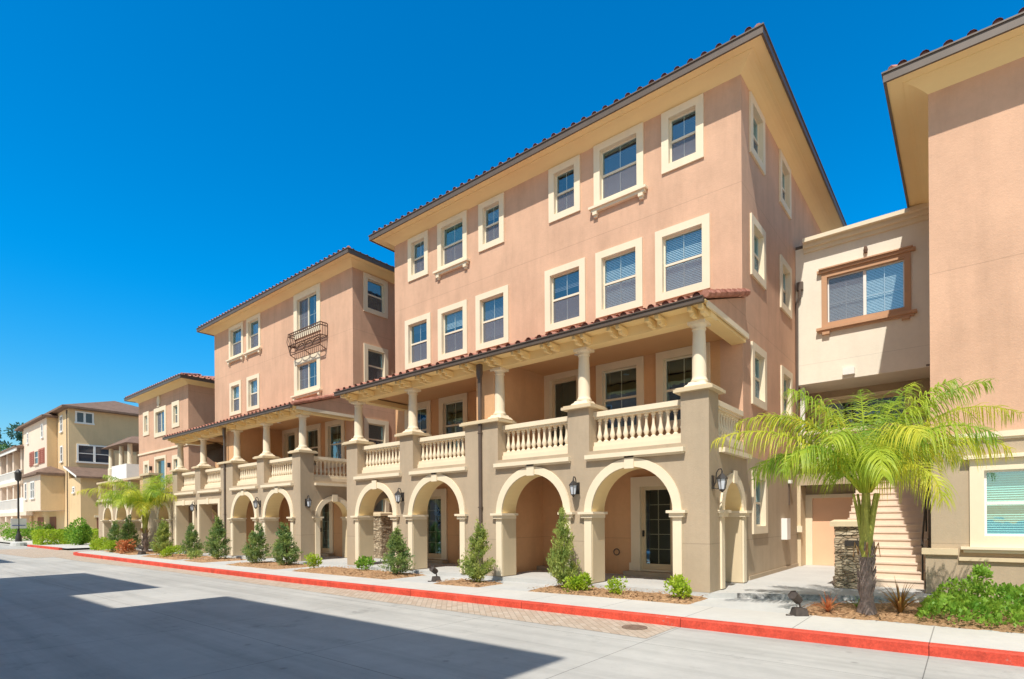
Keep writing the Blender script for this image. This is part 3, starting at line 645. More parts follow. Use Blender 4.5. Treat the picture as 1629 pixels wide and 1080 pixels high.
    for xe, s_ in ((pr, 1), (pl, -1)):
        x0, x1 = (xe+.0, xe+.045) if s_ == 1 else (xe-.045, xe)
        MB().box(x0+s_*.03, x1+s_*.03, Y0+.15, YF-.002, 5.93, 6.05).build('rake_board', TRIM, pr_)
        gb = MB(); xx = xe; gb.poly([(xx, Y0+.1, 6.05), (xx, YF-.003, 6.05), (xx, YF-.003, zt-.01)]); gb.poly([(xx-.03*s_, Y0+.1, 6.05), (xx-.03*s_, YF-.003, 6.05), (xx-.03*s_, YF-.003, zt-.01)]); gb.build('gable', PINK, pr_)
    for px in pipes: downpipe(T, px+dx, YP-.003, 0, 5.96)
    # base under party pilaster
    for (u0, u1, z0, z1, kw) in ground_doors: MB().box(u0-.1, u1+.1, YF-.35, YF-.064, -.004, .12).build('door_step', TAN, T)
    if extras: extras(T)
    # re-parent offset
    return T

h4 = dict(blind=.5, bmat=BLINDG)
def W4(big=False, **k): d = dict(tw=.20, rec=.13, blind=.45); d.update(k); return d
rows1 = [(-16.72, -15.58, 10.80, 12.44, W4(bmat=BLINDW)), (-15.06, -13.56, 10.66, 12.47, W4(sill=True, bmat=BLINDT, blind=.52)), (-13.0, -11.86, 10.80, 12.44, W4(bmat=BLINDW, blind=.3)),
         (-10.03, -8.89, 10.78, 12.44, W4(blind=.0)), (-8.41, -6.84, 10.62, 12.47, W4(sill=True, blind=1.0, bmat=BLINDG)), (-6.31, -5.17, 10.82, 12.44, W4(blind=1.0, bmat=BLINDG)),
         (-16.92, -15.46, 7.43, 9.33, W4(blind=.2, bmat=BLINDG)), (-15.06, -13.58, 7.43, 9.33, W4(blind=.35, bmat=BLINDW)), (-13.16, -11.69, 7.43, 9.33, W4(blind=.85, bmat=BLINDG)),
         (-10.2, -8.73, 7.43, 9.33, W4(blind=.3, bmat=BLINDG)), (-8.37, -6.89, 7.43, 9.33, W4(blind=1, bmat=BLINDW)), (-6.51, -5.03, 7.43, 9.33, W4(blind=1, bmat=BLINDW))]
S4 = dict(tw=.20, rec=.13, blind=.5, bmat=BLINDG, munt=0)
side1 = [(14.85, 16.15, a, b_, S4) for a, b_ in ((1.15, 2.77), (4.48, 6.07), (7.78, 9.34), (10.9, 12.44))]+[(17.75, 19.05, a, b_, S4) for a, b_ in ((4.48, 6.07), (7.78, 9.34), (10.9, 12.44))]
B = dict(tw=.21, blind=.0, screen=False)
balc1 = [(-16.97, -15.5, 3.95, 6.05, B), (-15.04, -13.6, 3.95, 6.05, B), (-8.38, -6.88, 3.95, 6.05, B), (-6.51, -5.05, 3.95, 6.05, B)]
def extra1(T):
    # balcony door, vents, meter box
    t = MB(SD(-4.25)); t.box(17.75, 18.15, .002, .16, .92, 1.55); t.build('meter_box', WHITE, T)
    t = MB(SD(-4.25)); t.box(18.55, 18.75, .002, .10, 2.62, 2.72); t.build('vent_cap', WHITE, T)
    t = MB(SD(-4.25)); t.box(18.62, 18.68, .002, .03, 1.95, 2.62); t.build('conduit', GUT, T)
    q = MB(FR(YF)); q.lathe(0, 0, [(.01, 0)], 3) if False else None
    ring = MB(); pts = [(-7.75+.09*math.cos(a), YF-.03, .62+.09*math.sin(a)) for a in [k*math.pi/6 for k in range(13)]]; ring.tube(pts, .015, 6); ring.build('hose_bib', GUT, T)
T1 = townhouse('townhouse', 'largest peach townhouse, four storeys, four cream arches and two colonnaded balconies', 0, -17.57, -4.25, rows1, side1,
     [(-16.58, -14.31), (-13.75, -11.25), (-10.05, -7.61), (-7.21, -4.76)], [], balc1,
     [(-7.28, -5.82, .12, 2.72, dict(rows=5)), (-16.2, -14.67, .12, 2.72, dict(rows=5)), (-10.31, -8.78, 3.2, 6.15, dict(rows=1, cols=1))], 25.2, 'peach townhouses in a row', extras=extra1)

rows2 = [(-32.1, -30.4, 10.58, 12.46, W4(sill=True, blind=.4)), (-30.0, -28.47, 10.58, 12.46, W4(sill=True, blind=.4)), (-25.15, -22.85, 10.32, 12.47, dict(tw=.30, style='slider', blind=0)),
         (-32.06, -30.68, 7.5, 9.33, W4(blind=.4)), (-30.02, -28.62, 7.5, 9.33, W4(blind=.5)), (-25.15, -22.88, 7.55, 9.33, dict(tw=.28, style='slider', sill=True, blind=.0))]
side2 = [(14.75, 16.05, a, b_, dict(S4, rec=.12)) for a, b_ in ((7.55, 9.34), (10.75, 12.44), (4.3, 6.07), (1.15, 2.77))]
balc2 = [(-32.97, -31.5, 3.95, 6.05, B), (-24.4, -22.9, 3.95, 6.05, B), (-22.5, -21.05, 3.95, 6.05, B)]
def extra2(T):
    t = MB(); x0, x1, y0, y1 = -25.05, -22.3, YF-.38, YF-.04
    for z in (10.48, 10.36):
        t.tube([(x0, y1, z), (x0, y0, z), (x1, y0, z), (x1, y1, z)], .026, 6)
    t.tube([(x0, y1, 9.92), (x0, y0, 9.92), (x1, y0, 9.92), (x1, y1, 9.92)], .03, 6)
    for k in range(17):
        x = x0+(x1-x0)*k/16; t.tube([(x, y0, 10.48), (x, y0-.07, 10.1), (x, y0-.02, 9.92), (x, y1, 9.90)], .017, 5)
    for k in range(1, 4):
        for x in (x0, x1): t.tube([(x, y0+k*.12, 10.48), (x, y0+k*.12, 9.92)], .016, 5)
    # scrolls under
    for k in range(4):
        xa = x0+.08+k*.66
        t.tube([(xa+.33+.3*math.cos(a), y0+.05, 9.70+.14*math.sin(a)) for a in [q*math.pi/8 for q in range(17)]], .022, 5)
    t.tube([(x0, y0, 9.92), (x0+.1, y0+.05, 9.48), (x1-.1, y0+.05, 9.48), (x1, y0, 9.92)], .026, 6)
    for x in (x0+.1, (x0+x1)/2, x1-.1): t.tube([(x, y0+.05, 9.92), (x, y0+.05, 9.48), (x, y1, 9.36)], .022, 6)
    t.build('window_basket', IRON, T)
T2 = townhouse('townhouse', 'peach four storey townhouse with a wrought iron basket under its top window', -16.05, -34.05, -20.4, rows2, side2,
     [(-26.19, -23.71), (-23.2, -20.72)], [(-32.8, -30.26), (-29.86, -27.31)], balc2,
     [(-23.4, -21.94, .12, 2.72, dict(rows=5)), (-26.36, -24.83, 3.2, 6.15, dict(rows=1, cols=1))], 25.2, 'peach townhouses in a row', extras=extra2, pipes=(-10.72,))

# ------------------------------------------------------------ third house with terrace
def house3():
    x0, x1, yb = -46.85, -37.9, 25.2
    T = empty('townhouse', ((x0+x1)/2, YF, 0), 'three storey peach townhouse with an oval medallion and a walled terrace in front', 'house', 'peach townhouses in a row')
    F = FR(YF); h = []
    h.append(window(T, F, -43.67, -41.5, 7.43, 9.42, tw=.28, style='slider', blind=0, sill=False))
    for (a, b_) in ((-45.83, -44.68), (-40.47, -39.25)):
        h.append(window(T, F, a, b_, 7.76, 9.44, tw=.27, blind=.4)); h.append(window(T, F, a, b_, 4.2, 5.95, tw=.27, blind=.4))
    h.append(glass_door(T, F, -43.64, -41.53, 3.3, 6.1, tw=.2, rows=1))
    w_ = MB(F); wall_sheet(w_, x0, x1, -.1, 10.28, h)
    w_.poly([]) if False else None
    s = MB(); s.poly([(x1, YF, -.1), (x1, yb, -.1), (x1, yb, 10.28), (x1, YF, 10.28)]); s.poly([(x0, YF, -.1), (x0, yb, -.1), (x0, yb, 10.28), (x0, YF, 10.28)])
    w_.f += [tuple(i+len(w_.v) for i in f) for f in s.f]; w_.v += s.v
    w_.build('wall', PINK, T)
    MB(F).box(x0-.02, x1+.04, .002, .07, 6.42, 6.54).build('string_course', TRIM, T)
    MB().box(x1+.002, x1+.07, YF-.07, 19, 6.42, 6.54).build('string_course', TRIM, T)
    o_ = MB(F); pts = [(-42.8+.26*math.cos(a), .0, 9.9+.34*math.sin(a)) for a in [k*math.pi/10 for k in range(20)]]
    i = o_.vert([(p_[0], .07, p_[2]) for p_ in pts]+[(p_[0], .002, p_[2]) for p_ in pts]); o_.f.append(tuple(range(i, i+20)))
    for k in range(20): o_.f.append((i+k, i+(k+1) % 20, i+20+(k+1) % 20, i+20+k))
    o_.box(-42.98, -42.62, .002, .09, 9.46, 9.58); o_.build('medallion', TRIM, T)
    hip_roof(T, x0, x1, YF, yb, 10.25, pitch=.36)
    P = FR(YP)
    arcade(T, P, -46.4, -33.35, 3.2, [(-45.3, -43.2), (-42.64, -40.2), (-39.93, -37.65), (-35.4, -33.42)], .5, TAN)
    for (a, b_) in ((-46.4, -45.9), (-43.2, -42.75), (-40.3, -39.85), (-37.7, -36.5)):
        pp = MB(); pp.box(a, b_, YP, YP+.5, 3.2, 4.2 if a < -38 else 4.3); pp.build('terrace_pier', TAN, T)
    cp = MB(); cp.box(-46.5, -37.9, YP-.08, YP+.58, 4.2, 4.32); cp.build('terrace_cap', JAMB, T); cp = MB(); cp.box(-37.85, -36.35, YP-.12, YP+.62, 4.3, 4.42); cp.build('terrace_cap', JAMB, T)
    MB().box(-46.4, -33.3, YP+.505, YF-.003, 3.05, 3.19).build('terrace_floor', TAN, T)
    ledge(T, P, -46.3, -33.5)
    for x in (-44.25, -40.9): t = MB(FR(YF)); t.box(x-.08, x+.08, .002, .16, 5.2, 5.5); t.build('sconce', DARKM, T)
    return T
house3()

# ------------------------------------------------------------ right building
def house_r():
    x0, x1, yb = -.57, 14, 24
    T = empty('townhouse', (6, YF, 0), 'peach and tan house at right edge with a white framed teal blinds window', 'house', 'peach townhouses in a row')
    F = FR(YF); h = [window(T, F, .04, 2.5, .96, 2.67, tw=.22, blind=1, bmat=BLINDT, fmat=WHITE, mat=TRIM, rec=.1, screen=False)]
    h2 = window(T, F, 5.0, 6.5, 4.5, 6.05, tw=.25); h3 = window(T, F, 5.0, 6.5, 7.6, 9.4, tw=.25)
    w_ = MB(F); wall_sheet(w_, x0, x1, 3.12, 10.2, [h2, h3])
    s = MB(); s.poly([(x0, YF, 3.12), (x0, yb, 3.12), (x0, yb, 10.2), (x0, YF, 10.2)]); w_.f += [tuple(i+len(w_.v) for i in f) for f in s.f]; w_.v += s.v
    w_.build('wall', PINKR, T)
    w2 = MB(F); wall_sheet(w2, x0, x1, -.1, 3.12, h); s = MB(); s.poly([(x0, YF, -.1), (x0, yb, -.1), (x0, yb, 3.12), (x0, YF, 3.12)]); w2.f += [tuple(i+len(w2.v) for i in f) for f in s.f]; w2.v += s.v
    w2.box(x0-.09, -.16, .002, .10, -.1, .78); w2.box(-.16, x1, .002, .07, -.1, .70)
    w2.build('lower_wall', TAN, T)
    t = MB(F); t.box(x0-.05, x1, .002, .07, 3.08, 3.19); t.box(x0-.05, x1, .002, .04, 3.04, 3.08); t.box(x0-.05, x0-.002, -6, .07, 3.08, 3.19); t.build('band', TRIM, T)
    t = MB(F); t.box(x0-.15, -.14, .002, .16, .80, .92); t.box(x0-.12, -.15, .002, .13, .78, .80); t.box(-.13, x1, .002, .13, .69, .76); t.build('lower_ledge', JAMB, T)
    t = MB(F); t.box(-.10, 2.64, .002, .16, .915, .965); t.box(-.06, 2.6, .002, .11, .85, .905); t.build('sill_board', TRIM, T)
    t = MB(F); t.box(-.08, 2.62, .002, .14, 2.675, 2.72); t.box(-.05, 2.6, .002, .10, 2.72, 2.75); t.build('head_cornice', TRIM, T)
    hip_roof(T, x0, x1, YF, yb, 10.18, pitch=.35)
    downpipe(T, x0-.05, YF+1.2, .9, 2.6)
    return T
house_r()

# ------------------------------------------------------------ cream link building with balcony, door
def link():
    y = 19.75; x0, x1 = -4.248, -.572
    T = empty('link_building', ((x0+x1)/2, y, 0), 'cream link between two houses with orange framed sliding window above a balustrade', 'building')
    F = FR(y); h = window(T, F, -3.5, -1.22, 7.5, 9.22, tw=.15, style='slider', blind=1, bmat=BLINDW, mat=ORTRIM, fmat=WHITE, prot=.06)
    t = MB(F); t.box(-3.62, -1.1, .002, .12, 9.22, 9.3); t.box(-3.56, -1.16, .002, .17, 9.30, 9.34); t.build('head_moulding', ORTRIM, T); t = MB(F); t.box(-3.64, -1.08, .002, .15, 7.42, 7.5); t.box(-3.58, -1.14, .002, .10, 7.36, 7.42)
    for q in (-3.38, -1.34): t.box(q-.1, q+.1, .002, .12, 7.28, 7.36)
    t.build('sill', ORTRIM, T)
    w_ = MB(F); wall_sheet(w_, x0, x1, 5.83, 10.2, [h])
    w_.poly([(x0, 0, 5.83), (x1, 0, 5.83), (x1, -1.6, 5.83), (x0, -1.6, 5.83)]); w_.build('wall', CREAMW, T)
    t = MB(F); t.box(x0+.27, x1, 0.002, .34, 10.24, 10.36); t.box(x0+.25, x1, .002, .18, 10.12, 10.24); t.box(x0+.25, x1, .002, .08, 10.0, 10.12); t.build('cornice', TRIM, T)
    t = MB(F); t.box(x0, x1, -6, -.002, 10.2, 10.3); t.build('flat_roof', GUT, T)
    t = MB(F); t.box(-2.93, -2.62, .002, .12, 5.93, 6.13); t.build('vent_hood', WHITE, T)
    t = MB(F); t.lathe(0, 0, [(0, 0)], 3) if False else None
    t = MB(); t.lathe(-2.32, y-.05, [(.05, 9.52), (.06, 9.6), (.04, 9.7)], 8); t.build('bell', IRON, T)
    t = MB(); t.box(-4.2, -4.02, y-.14, y-.003, 8.85, 9.1); t.tube([(-4.1, y-.1, 8.85), (-4.12, y-.1, 8.6), (-4.2, y-.08, 8.45), (-4.22, y-.08, 3.3)], .045, 8); t.build('downspout', GUT, T)
    # balcony
    MB().box(x0, x1, y-.002+.0, y+.12, 2.6, 3.2).build('balcony_front', TAN, T)
    MB(F).box(x0+.02, x1-1.2, .002, .12, 3.14, 3.24).build('ledge', TRIM, T)
    balustrade(T, F, x0, x1-.02, -.12, 3.24, 4.32)
    MB().box(x0, x1, y+.12, y+1.6, 3.0, 3.1).build('balcony_floor', TAN, T)
    hd = glass_door(T, FR(y+1.6), -3.9, -1.3, 3.1, 5.6, tw=.10, rows=1, cols=3)
    bw = MB(FR(y+1.6)); wall_sheet(bw, x0, x1, 0, 5.9, [hd]); bw.build('balcony_back_wall', TAN, T)
    MB().box(x0+.05, x0+.17, y+.3, y+.42, 4.32, 5.83).build('post', WHITE, T)
    # ground floor entry
    MB().box(x0, x0+.10, y, y+.79, 0, 2.6).build('entry_jamb', JAMB, T)
    t = MB(); t.box(x0+.10, x0+.30, y+.70, y+.78, 0, 2.32); t.box(-2.62, -2.42, y+.70, y+.78, 0, 2.32); t.box(x0+.30, -2.62, y+.70, y+.78, 2.2, 2.32); t.build('door_surround', TRIM, T)
    d_ = MB(); d_.box(x0+.30, -2.62, y+.77, y+.83, .0, 2.2); d_.box(x0+.42, -3.35, y+.59, y+.60, .25, 1.0) if False else None
    d_.build('door', DOORP, T)
    MB().box(x0+.10, x1, y+.79, y+.87, 0, 3.0).build('entry_wall', TAN, T)
    t = MB(); t.box(x0+.02, x0+.17, y-.16, y-.003, 1.1, 1.3); t.build('mail_slot_box', TRIM, T)
    return T
link()
def link2():
    y = 21.5; x0, x1 = -20.398, -17.572
    T = empty('link_building', ((x0+x1)/2, y, 0), 'cream wall set far back in the gap between the two large peach townhouses', 'building')
    MB().box(x0, x1, y, y+3, 0, 10.2).build('wall', CREAMW, T); MB().box(x0, x1, y-.25, y, 10.1, 10.3).build('cornice', TRIM, T)
link2()
def stairs():
    x0, x1 = -2.45, -.72; T = empty('staircase', (x0, 14.9, 0), 'pink concrete stairs climbing beside the right hand house behind the palm', 'stairs')
    m_ = MB()
    for k in range(18):
        m_.box(x0, x1, 14.9+.272*k, 14.9+.272*18, .172*k-.002, .172*(k+1)-.035); 
        m_.box(x0, x1, 14.9+.272*k-.025, 14.9+.272*18, .172*(k+1)-.035, .172*(k+1))
    m_.build('steps', STEP, T)
    MB().box(x0-.02, x1, 19.80, 21.3, 2.95, 3.09).build('landing', STEP, T)
    r_ = MB(); r_.tube([(x1-.04, 14.9, .95), (x1-.04, 19.8, .95+3.1)], .022, 8)
    for k in range(4): yy = 15.1+k*1.5; r_.tube([(x1-.04, yy, (yy-14.9)*.632), (x1-.04, yy, .95+(yy-14.9)*.632)], .018, 6)
    r_.build('handrail', DARKM, T)
stairs()
def stone_pillar(x, y, label, ht=1.5, number=True):
    T = empty('stone_pillar', (x, y, 0), label, 'pillar', 'stone clad gate pillars')
    b_ = MB(); b_.box(-.24, .24, -.24, .24, -.01, ht-.14)
    rr = random.Random(5)
    for side in range(4):   # proud stones
        z = .0
        while z < ht-.2:
            hh = rr.uniform(.05, .11); u = -.25
            while u < .24:
                ww = min(rr.uniform(.10, .26), .25-u); d_ = rr.uniform(.012, .04)
                if ww > .04:
                    q = (u+.004, u+ww-.004)
                    if side == 0: b_.box(q[0], q[1], -.24-d_, -.239, z+.004, z+hh-.004)
                    if side == 1: b_.box(.239, .24+d_, q[0], q[1], z+.004, z+hh-.004)
                    if side == 2: b_.box(-.24-d_, -.239, q[0], q[1], z+.004, z+hh-.004)
                    if side == 3: b_.box(q[0], q[1], .239, .24+d_, z+.004, z+hh-.004)
                u += ww
            z += hh
    b_.build('stone_shaft', STONE, None).parent = T
    c_ = MB(); c_.box(-.34, .34, -.34, .34, ht-.14, ht-.03); c_.frustum(0, 0, ht-.03, ht+.01, .34, .26); c_.build('cap', JAMB, None).parent = T
    if number:
        p_ = MB(); p_.box(-.06, .20, -.305, -.285, .93, 1.06); p_.build('number_plaque', DARKM, None).parent = T
    return T
stone_pillar(-2.02, 14.35, 'stone clad pillar with a dark plaque standing left of the palm at the stair foot')
stone_pillar(-19.0, 14.6, 'stone clad pillar seen through the leftmost arch of the large townhouse', 1.9, False)

# ------------------------------------------------------------ far houses on the left
def simple_box(mb, x0, x1, y0, y1, z0, z1): mb.box(x0, x1, y0, y1, z0, z1)
def plainwin(T, xf, u0, u1, z0, z1, split=1, hmid=True, mat=None):
    t = MB(xf); e = .14
    t.box(u0, u1, .002, .07, z1-e, z1); t.box(u0-.05, u1+.05, .002, .12, z0-.04, z0+e-.03); t.box(u0, u0+e, .002, .07, z0+e-.03, z1-e); t.box(u1-e, u1, .002, .07, z0+e-.03, z1-e)
    w_ = t.build('window', mat or WHITE, T)
    f = MB(xf)
    for k in range(1, split): u = u0+(u1-u0)*k/split; f.box(u-.09, u+.09, .002, .07, z0+e-.03, z1-e)
    if hmid: f.box(u0+e, u1-e, .002, .05, (z0+z1)/2-.03, (z0+z1)/2+.03)
    if f.v: f.build('window_frame', WHITE, w_)
    MB(xf).box(u0+e, u1-e, .002, .02, z0+e-.03, z1-e).build('pane', PANEO, w_)
m, n, l, p = new_mat('far_window'); PANEO = m
p.inputs['Base Color'].default_value = (.035, .045, .06, 1); p.inputs['Roughness'].default_value = .06; p.inputs['Specular IOR Level'].default_value = .8
def yellow_house():
    T = empty('townhouse', (-68, 18, 0), 'yellow house with brown shingle roof, rust red shutters and white porches, far left', 'house')
    w_ = MB(); w_.box(-68.5, -65, 14, 24, -.2, 12.3)
    w_.box(-65, -61.2, 14.02, 22, -.2, 5.7)
    w_.box(-85, -68.5, 14.02, 24, -.2, 12.28)
    w_.build('wall', YEL, T)
    a = MB(); a.box(-79.5, -69.2, 13.2, 14.3, 2.9, 12.0); a.box(-73.8, -66.5, 12.2, 14.25, 2.75, 6.1); a.box(-112, -79.5, 15.2, 24, -.2, 9.6); a.build('bay', PALE, T)
    MB().box(-69.19, -69.12, 13.22, 13.98, 6.2, 11.9).box(-66.49, -66.42, 12.22, 13.98, 2.8, 6.0).build('bay_side', YEL, T)
    def hip(x0, x1, y0, y1, z, h, o=.6):
        r_ = MB(); r_.box(x0-o, x1+o, y0-o, y1+o, z, z+.18); m_ = min(x1-x0, y1-y0)/2+o
        A = [(x0-o, y0-o, z+.18), (x1+o, y0-o, z+.18), (x1+o, y1+o, z+.18), (x0-o, y1+o, z+.18)]
        if x1-x0 > y1-y0: p1, p2 = (x0-o+m_, (y0+y1)/2, z+h), (x1+o-m_, (y0+y1)/2, z+h); r_.poly([A[0], A[1], p2, p1]); r_.poly([A[1], A[2], p2]); r_.poly([A[2], A[3], p1, p2]); r_.poly([A[3], A[0], p1])
        else: p1, p2 = ((x0+x1)/2, y0-o+m_, z+h), ((x0+x1)/2, y1+o-m_, z+h); r_.poly([A[0], A[1], p1]); r_.poly([A[1], A[2], p2, p1]); r_.poly([A[2], A[3], p2]); r_.poly([A[3], A[0], p1, p2])
        return r_
    hip(-85, -65, 14, 24, 12.3, 2.2).build('roof', SHING, T); hip(-79.5, -69.2, 13.2, 14.5, 11.85, .6, .45).build('roof', SHING, T)
    r_ = MB(); r_.poly([(-64.99, 13.6, 6.85), (-60.7, 13.6, 5.72), (-60.7, 22.4, 5.72), (-64.99, 22.4, 6.85)]); r_.poly([(-64.99, 13.6, 6.7), (-60.7, 13.6, 5.55), (-60.7, 22.4, 5.55), (-64.99, 22.4, 6.7)]); r_.poly([(-60.7, 13.6, 5.72), (-60.7, 22.4, 5.72), (-60.7, 22.4, 5.55), (-60.7, 13.6, 5.55)]); r_.build('roof', SHING, T)
    MB().poly([(-64.99, 13.59, 6.7), (-60.7, 13.59, 5.55), (-60.7, 13.59, 5.75), (-64.99, 13.59, 6.9)]).build('rake_board', WHITE, T)
    hip(-73.8, -66.5, 12.2, 14.1, 6.1, .9, .35).build('roof', SHING, T)
    S = SD(-65)
    plainwin(T, S, 14.5, 15.95, 11.0, 12.15, 2, False); plainwin(T, S, 14.6, 17.35, 7.3, 9.05, 2)
    F = FR(14)
    plainwin(T, F, -67.8, -66.9, 7.4, 9.0); plainwin(T, F, -67.8, -66.9, 10.3, 11.9)
    plainwin(T, FR(13.2), -71.2, -70.4, 10.0, 11.4); plainwin(T, FR(13.2), -77.6, -76.9, 10.0, 11.2)
    plainwin(T, FR(12.2), -70.3, -68.6, 3.9, 5.6, 2); plainwin(T, FR(12.2), -72.8, -71.9, 3.9, 5.6); plainwin(T, FR(14.02), -63.7, -62.9, 4.3, 4.9)
    for (a_, b_) in ((-76.4, -75.3), (-75.2, -74.2), (-72.3, -71.2), (-71.1, -70.0)):
        q = MB(FR(13.2)); q.box(a_, b_, .002, .06, 7.5, 9.0)
        for k in range(7): q.box(a_+.1, b_-.1, .06, .10, 7.62+k*.19, 7.72+k*.19)
        q.build('shutter', RUST, T)
    plainwin(T, FR(13.2), -74.1, -72.4, 7.5, 9.0, 1, True, PALE)
    MB().box(-61.19, -61.14, 15.2, 18.2, -.2, 2.05).build('garage_door', GARAGE, T); MB().box(-61.19, -61.1, 15.0, 18.4, 2.05, 2.25).build('garage_lintel', TRIM, T)
    for (a_, b_) in ((-72.3, -69.8), (-77.5, -75)): MB().box(a_, b_, 13.97, 14.01, -.2, 2.2).build('garage_door', GARAGE, T)
    downpipe(T, -65.4, 14.0, 0, 12.2)
    # stacked white porches
    MB().box(-108, -79.6, 12.9, 15.19, 2.4, 2.8).box(-79.6, -75.5, 12.7, 13.19, 2.4, 2.8).build('porch_deck', PALE, T)
    MB().box(-108, -79.6, 12.9, 15.19, 5.9, 6.25).build('porch_deck', PALE, T)
    r_ = MB(); r_.frustum(-94, 14.0, 9.75, 9.95, 14.8, 14.8, 1.6, 1.6); r_.frustum(-94, 14.0, 9.95, 10.4, 14.6, 13.4, 1.5, .3); r_.build('porch_roof', SHING, T)
    MB().box(-108.4, -79.3, 12.5, 12.62, 9.45, 9.75).build('porch_fascia', WHITE, T)
    for z, h_ in ((2.8, 1.5), (6.25, 1.2)):
        q = MB(); xx = -107.6
        while xx < -80: q.box(xx, xx+.09, 12.95, 13.04, z, z+h_-.1); xx += .26
        q.box(-108, -79.6, 12.92, 13.08, z+h_-.1, z+h_); q.box(-108, -79.6, 12.92, 13.08, z+.0, z+.35); q.build('railing', WHITE, T)
    MB().box(-79.6, -75.5, 12.72, 12.8, 2.8, 4.3).build('railing_panel', WHITE, T)
    for x in (-106, -101, -96.5, -92, -88, -84.5, -80.2):
        q = MB(); q.box(x-.4, x+.4, 12.95, 13.7, -.3, 2.4); q.build('porch_post', PALE, T)
        q = MB(); q.box(x-.35, x+.35, 13.1, 13.7, 2.8, 5.9); q.build('porch_post', PALE, T)
        q = MB(); q.box(x-.35, x+.35, 13.1, 13.7, 6.25, 9.75); q.build('porch_post', PALE, T)
    for z0, z1 in ((2.9, 5.2), (6.4, 8.6)):
        for x in (-104, -98, -90, -83): plainwin(T, FR(15.2), x, x+2.2, z0, z1, 2, False)
    for x in (-100, -86): MB().box(x, x+3.5, 15.12, 15.19, -.2, 2.1).build('garage_door', GARAGE, T)
yellow_house()
def rear_house():
    T = empty('house', (-53, 18, 0), 'pale house with brown hipped porch roof and white balcony, left of medallion house', 'house')
    MB().box(-57, -50.5, 18.5, 26, 0, 10.6).build('wall', PALE, T); 
    r_ = MB(); r_.box(-57.6, -50, 18, 26.5, 10.6, 10.8); r_.build('roof', SHING, T)
    r_ = MB(); r_.frustum(-57.0, 17.2, 8.2, 9.1, 3.4, .8, 1.9, .6); r_.build('porch_roof', SHING, T)
    q = MB(); q.box(-60.0, -54.2, 15.6, 18.4, 4.9, 5.1); q.build('balcony_floor', PALE, T)
    for x in (-59.6, -56.8, -54.6): m_ = MB(); m_.lathe(x, 15.9, [(.26, 5.1), (.26, 6.4), (.2, 6.45), (.17, 8.2)], 12); m_.build('column', TRIM, T, smooth=True)
    q = MB(); q.box(-58.2, -54.3, 15.55, 15.65, 5.1, 6.5); q.box(-54.4, -54.3, 15.65, 18, 5.1, 6.5); q.build('parapet', WHITE, T)
    MB().box(-60, -54, 18.0, 18.5, 0, 8.2).build('wall', TAN, T)
rear_house()
# houses across the street (their shadows fall on the road)
for i, (a, b_, ye) in enumerate(((-11.95, -2.1, -2.45), (-15.3, -11.95, -4.75), (-22.7, -15.3, -2.75), (-50, -31.95, -3.15))):
    lab = ['peach townhouse across the street, nearest the right end, shading the road', 'recessed stair tower between two peach townhouses across the street', 'peach townhouse across the street, behind the stair tower, shading the middle of the road', 'long peach townhouse across the street at the far end of the road'][i]
    T = empty('townhouse', ((a+b_)/2, ye-4, -.25), lab, 'house', 'townhouses across the street')
    x0, x1 = (a+.6, b_-.6) if i != 1 else (a, b_); y1 = ye-.6; zt = 12.5
    w_ = MB(); w_.box(x0, x1, y1-9, y1, -.25, zt-.2); w_.build('wall', PINK, T)
    g_ = MB(); g_.box(a, b_, ye-10.2, ye, zt-.2, zt-.02); g_.build('eave', GUT, T)
    r_ = MB(); m_ = (a+b_)/2; r_.poly([(a, ye, zt), (b_, ye, zt), (m_, ye-5, zt+.6)]); r_.poly([(b_, ye, zt), (b_, ye-10, zt), (m_, ye-5, zt+.6)]); r_.poly([(b_, ye-10, zt), (a, ye-10, zt), (m_, ye-5, zt+.6)]); r_.poly([(a, ye-10, zt), (a, ye, zt), (m_, ye-5, zt+.6)]); r_.build('roof', TILE, T)
    if i != 1:
        u = x0+.8
        while u < x1-1.8:
            for z in (1.2, 4.3, 7.4, 10.2): plainwin(T, lambda uu, nn, zz, y1=y1: (uu, y1+nn, zz), u, u+1.3, z, z+1.6)
            u += 2.3

# ------------------------------------------------------------ small fittings
def lantern_proto():
    T = empty('wall_lantern', (0, 0, 0), 'x', 'wall lantern', 'black carriage lanterns on the arcade walls')
    b_ = MB(); b_.box(-.055, .055, -.025, 0, -.12, .16)
    pts = [(0, -.03, -.05), (0, -.07, .02), (0, -.075, .12), (0, -.09, .22), (0, -.13, .285), (0, -.18, .29), (0, -.20, .25), (0, -.20, .2)]
    b_.tube(pts, .013, 8); b_.tube([(0, -.02, -.08), (0, -.08, -.12), (0, -.14, -.10)], .009, 6); b_.build('bracket', DARKM, T, smooth=True)
    c_ = MB(); c_.lathe(0, -.2, [(.015, .24), (.02, .2), (.05, .17), (.115, .10), (.12, .085), (.105, .08)], 6)
    c_.lathe(0, -.2, [(.06, -.13), (.055, -.15), (.03, -.17), (.012, -.20)], 6)
    for k in range(6):
        a = k*math.pi/3; c_.tube([(.098*math.cos(a), -.2+.098*math.sin(a), .085), (.062*math.cos(a), -.2+.062*math.sin(a), -.135)], .007, 5)
    c_.build('lantern_cage', DARKM, T)
    g_ = MB(); g_.lathe(0, -.2, [(.055, -.13), (.092, .08)], 6); g_.build('lantern_glass', LGLASS, T)
    return T
LP = lantern_proto()
SC = 1.02
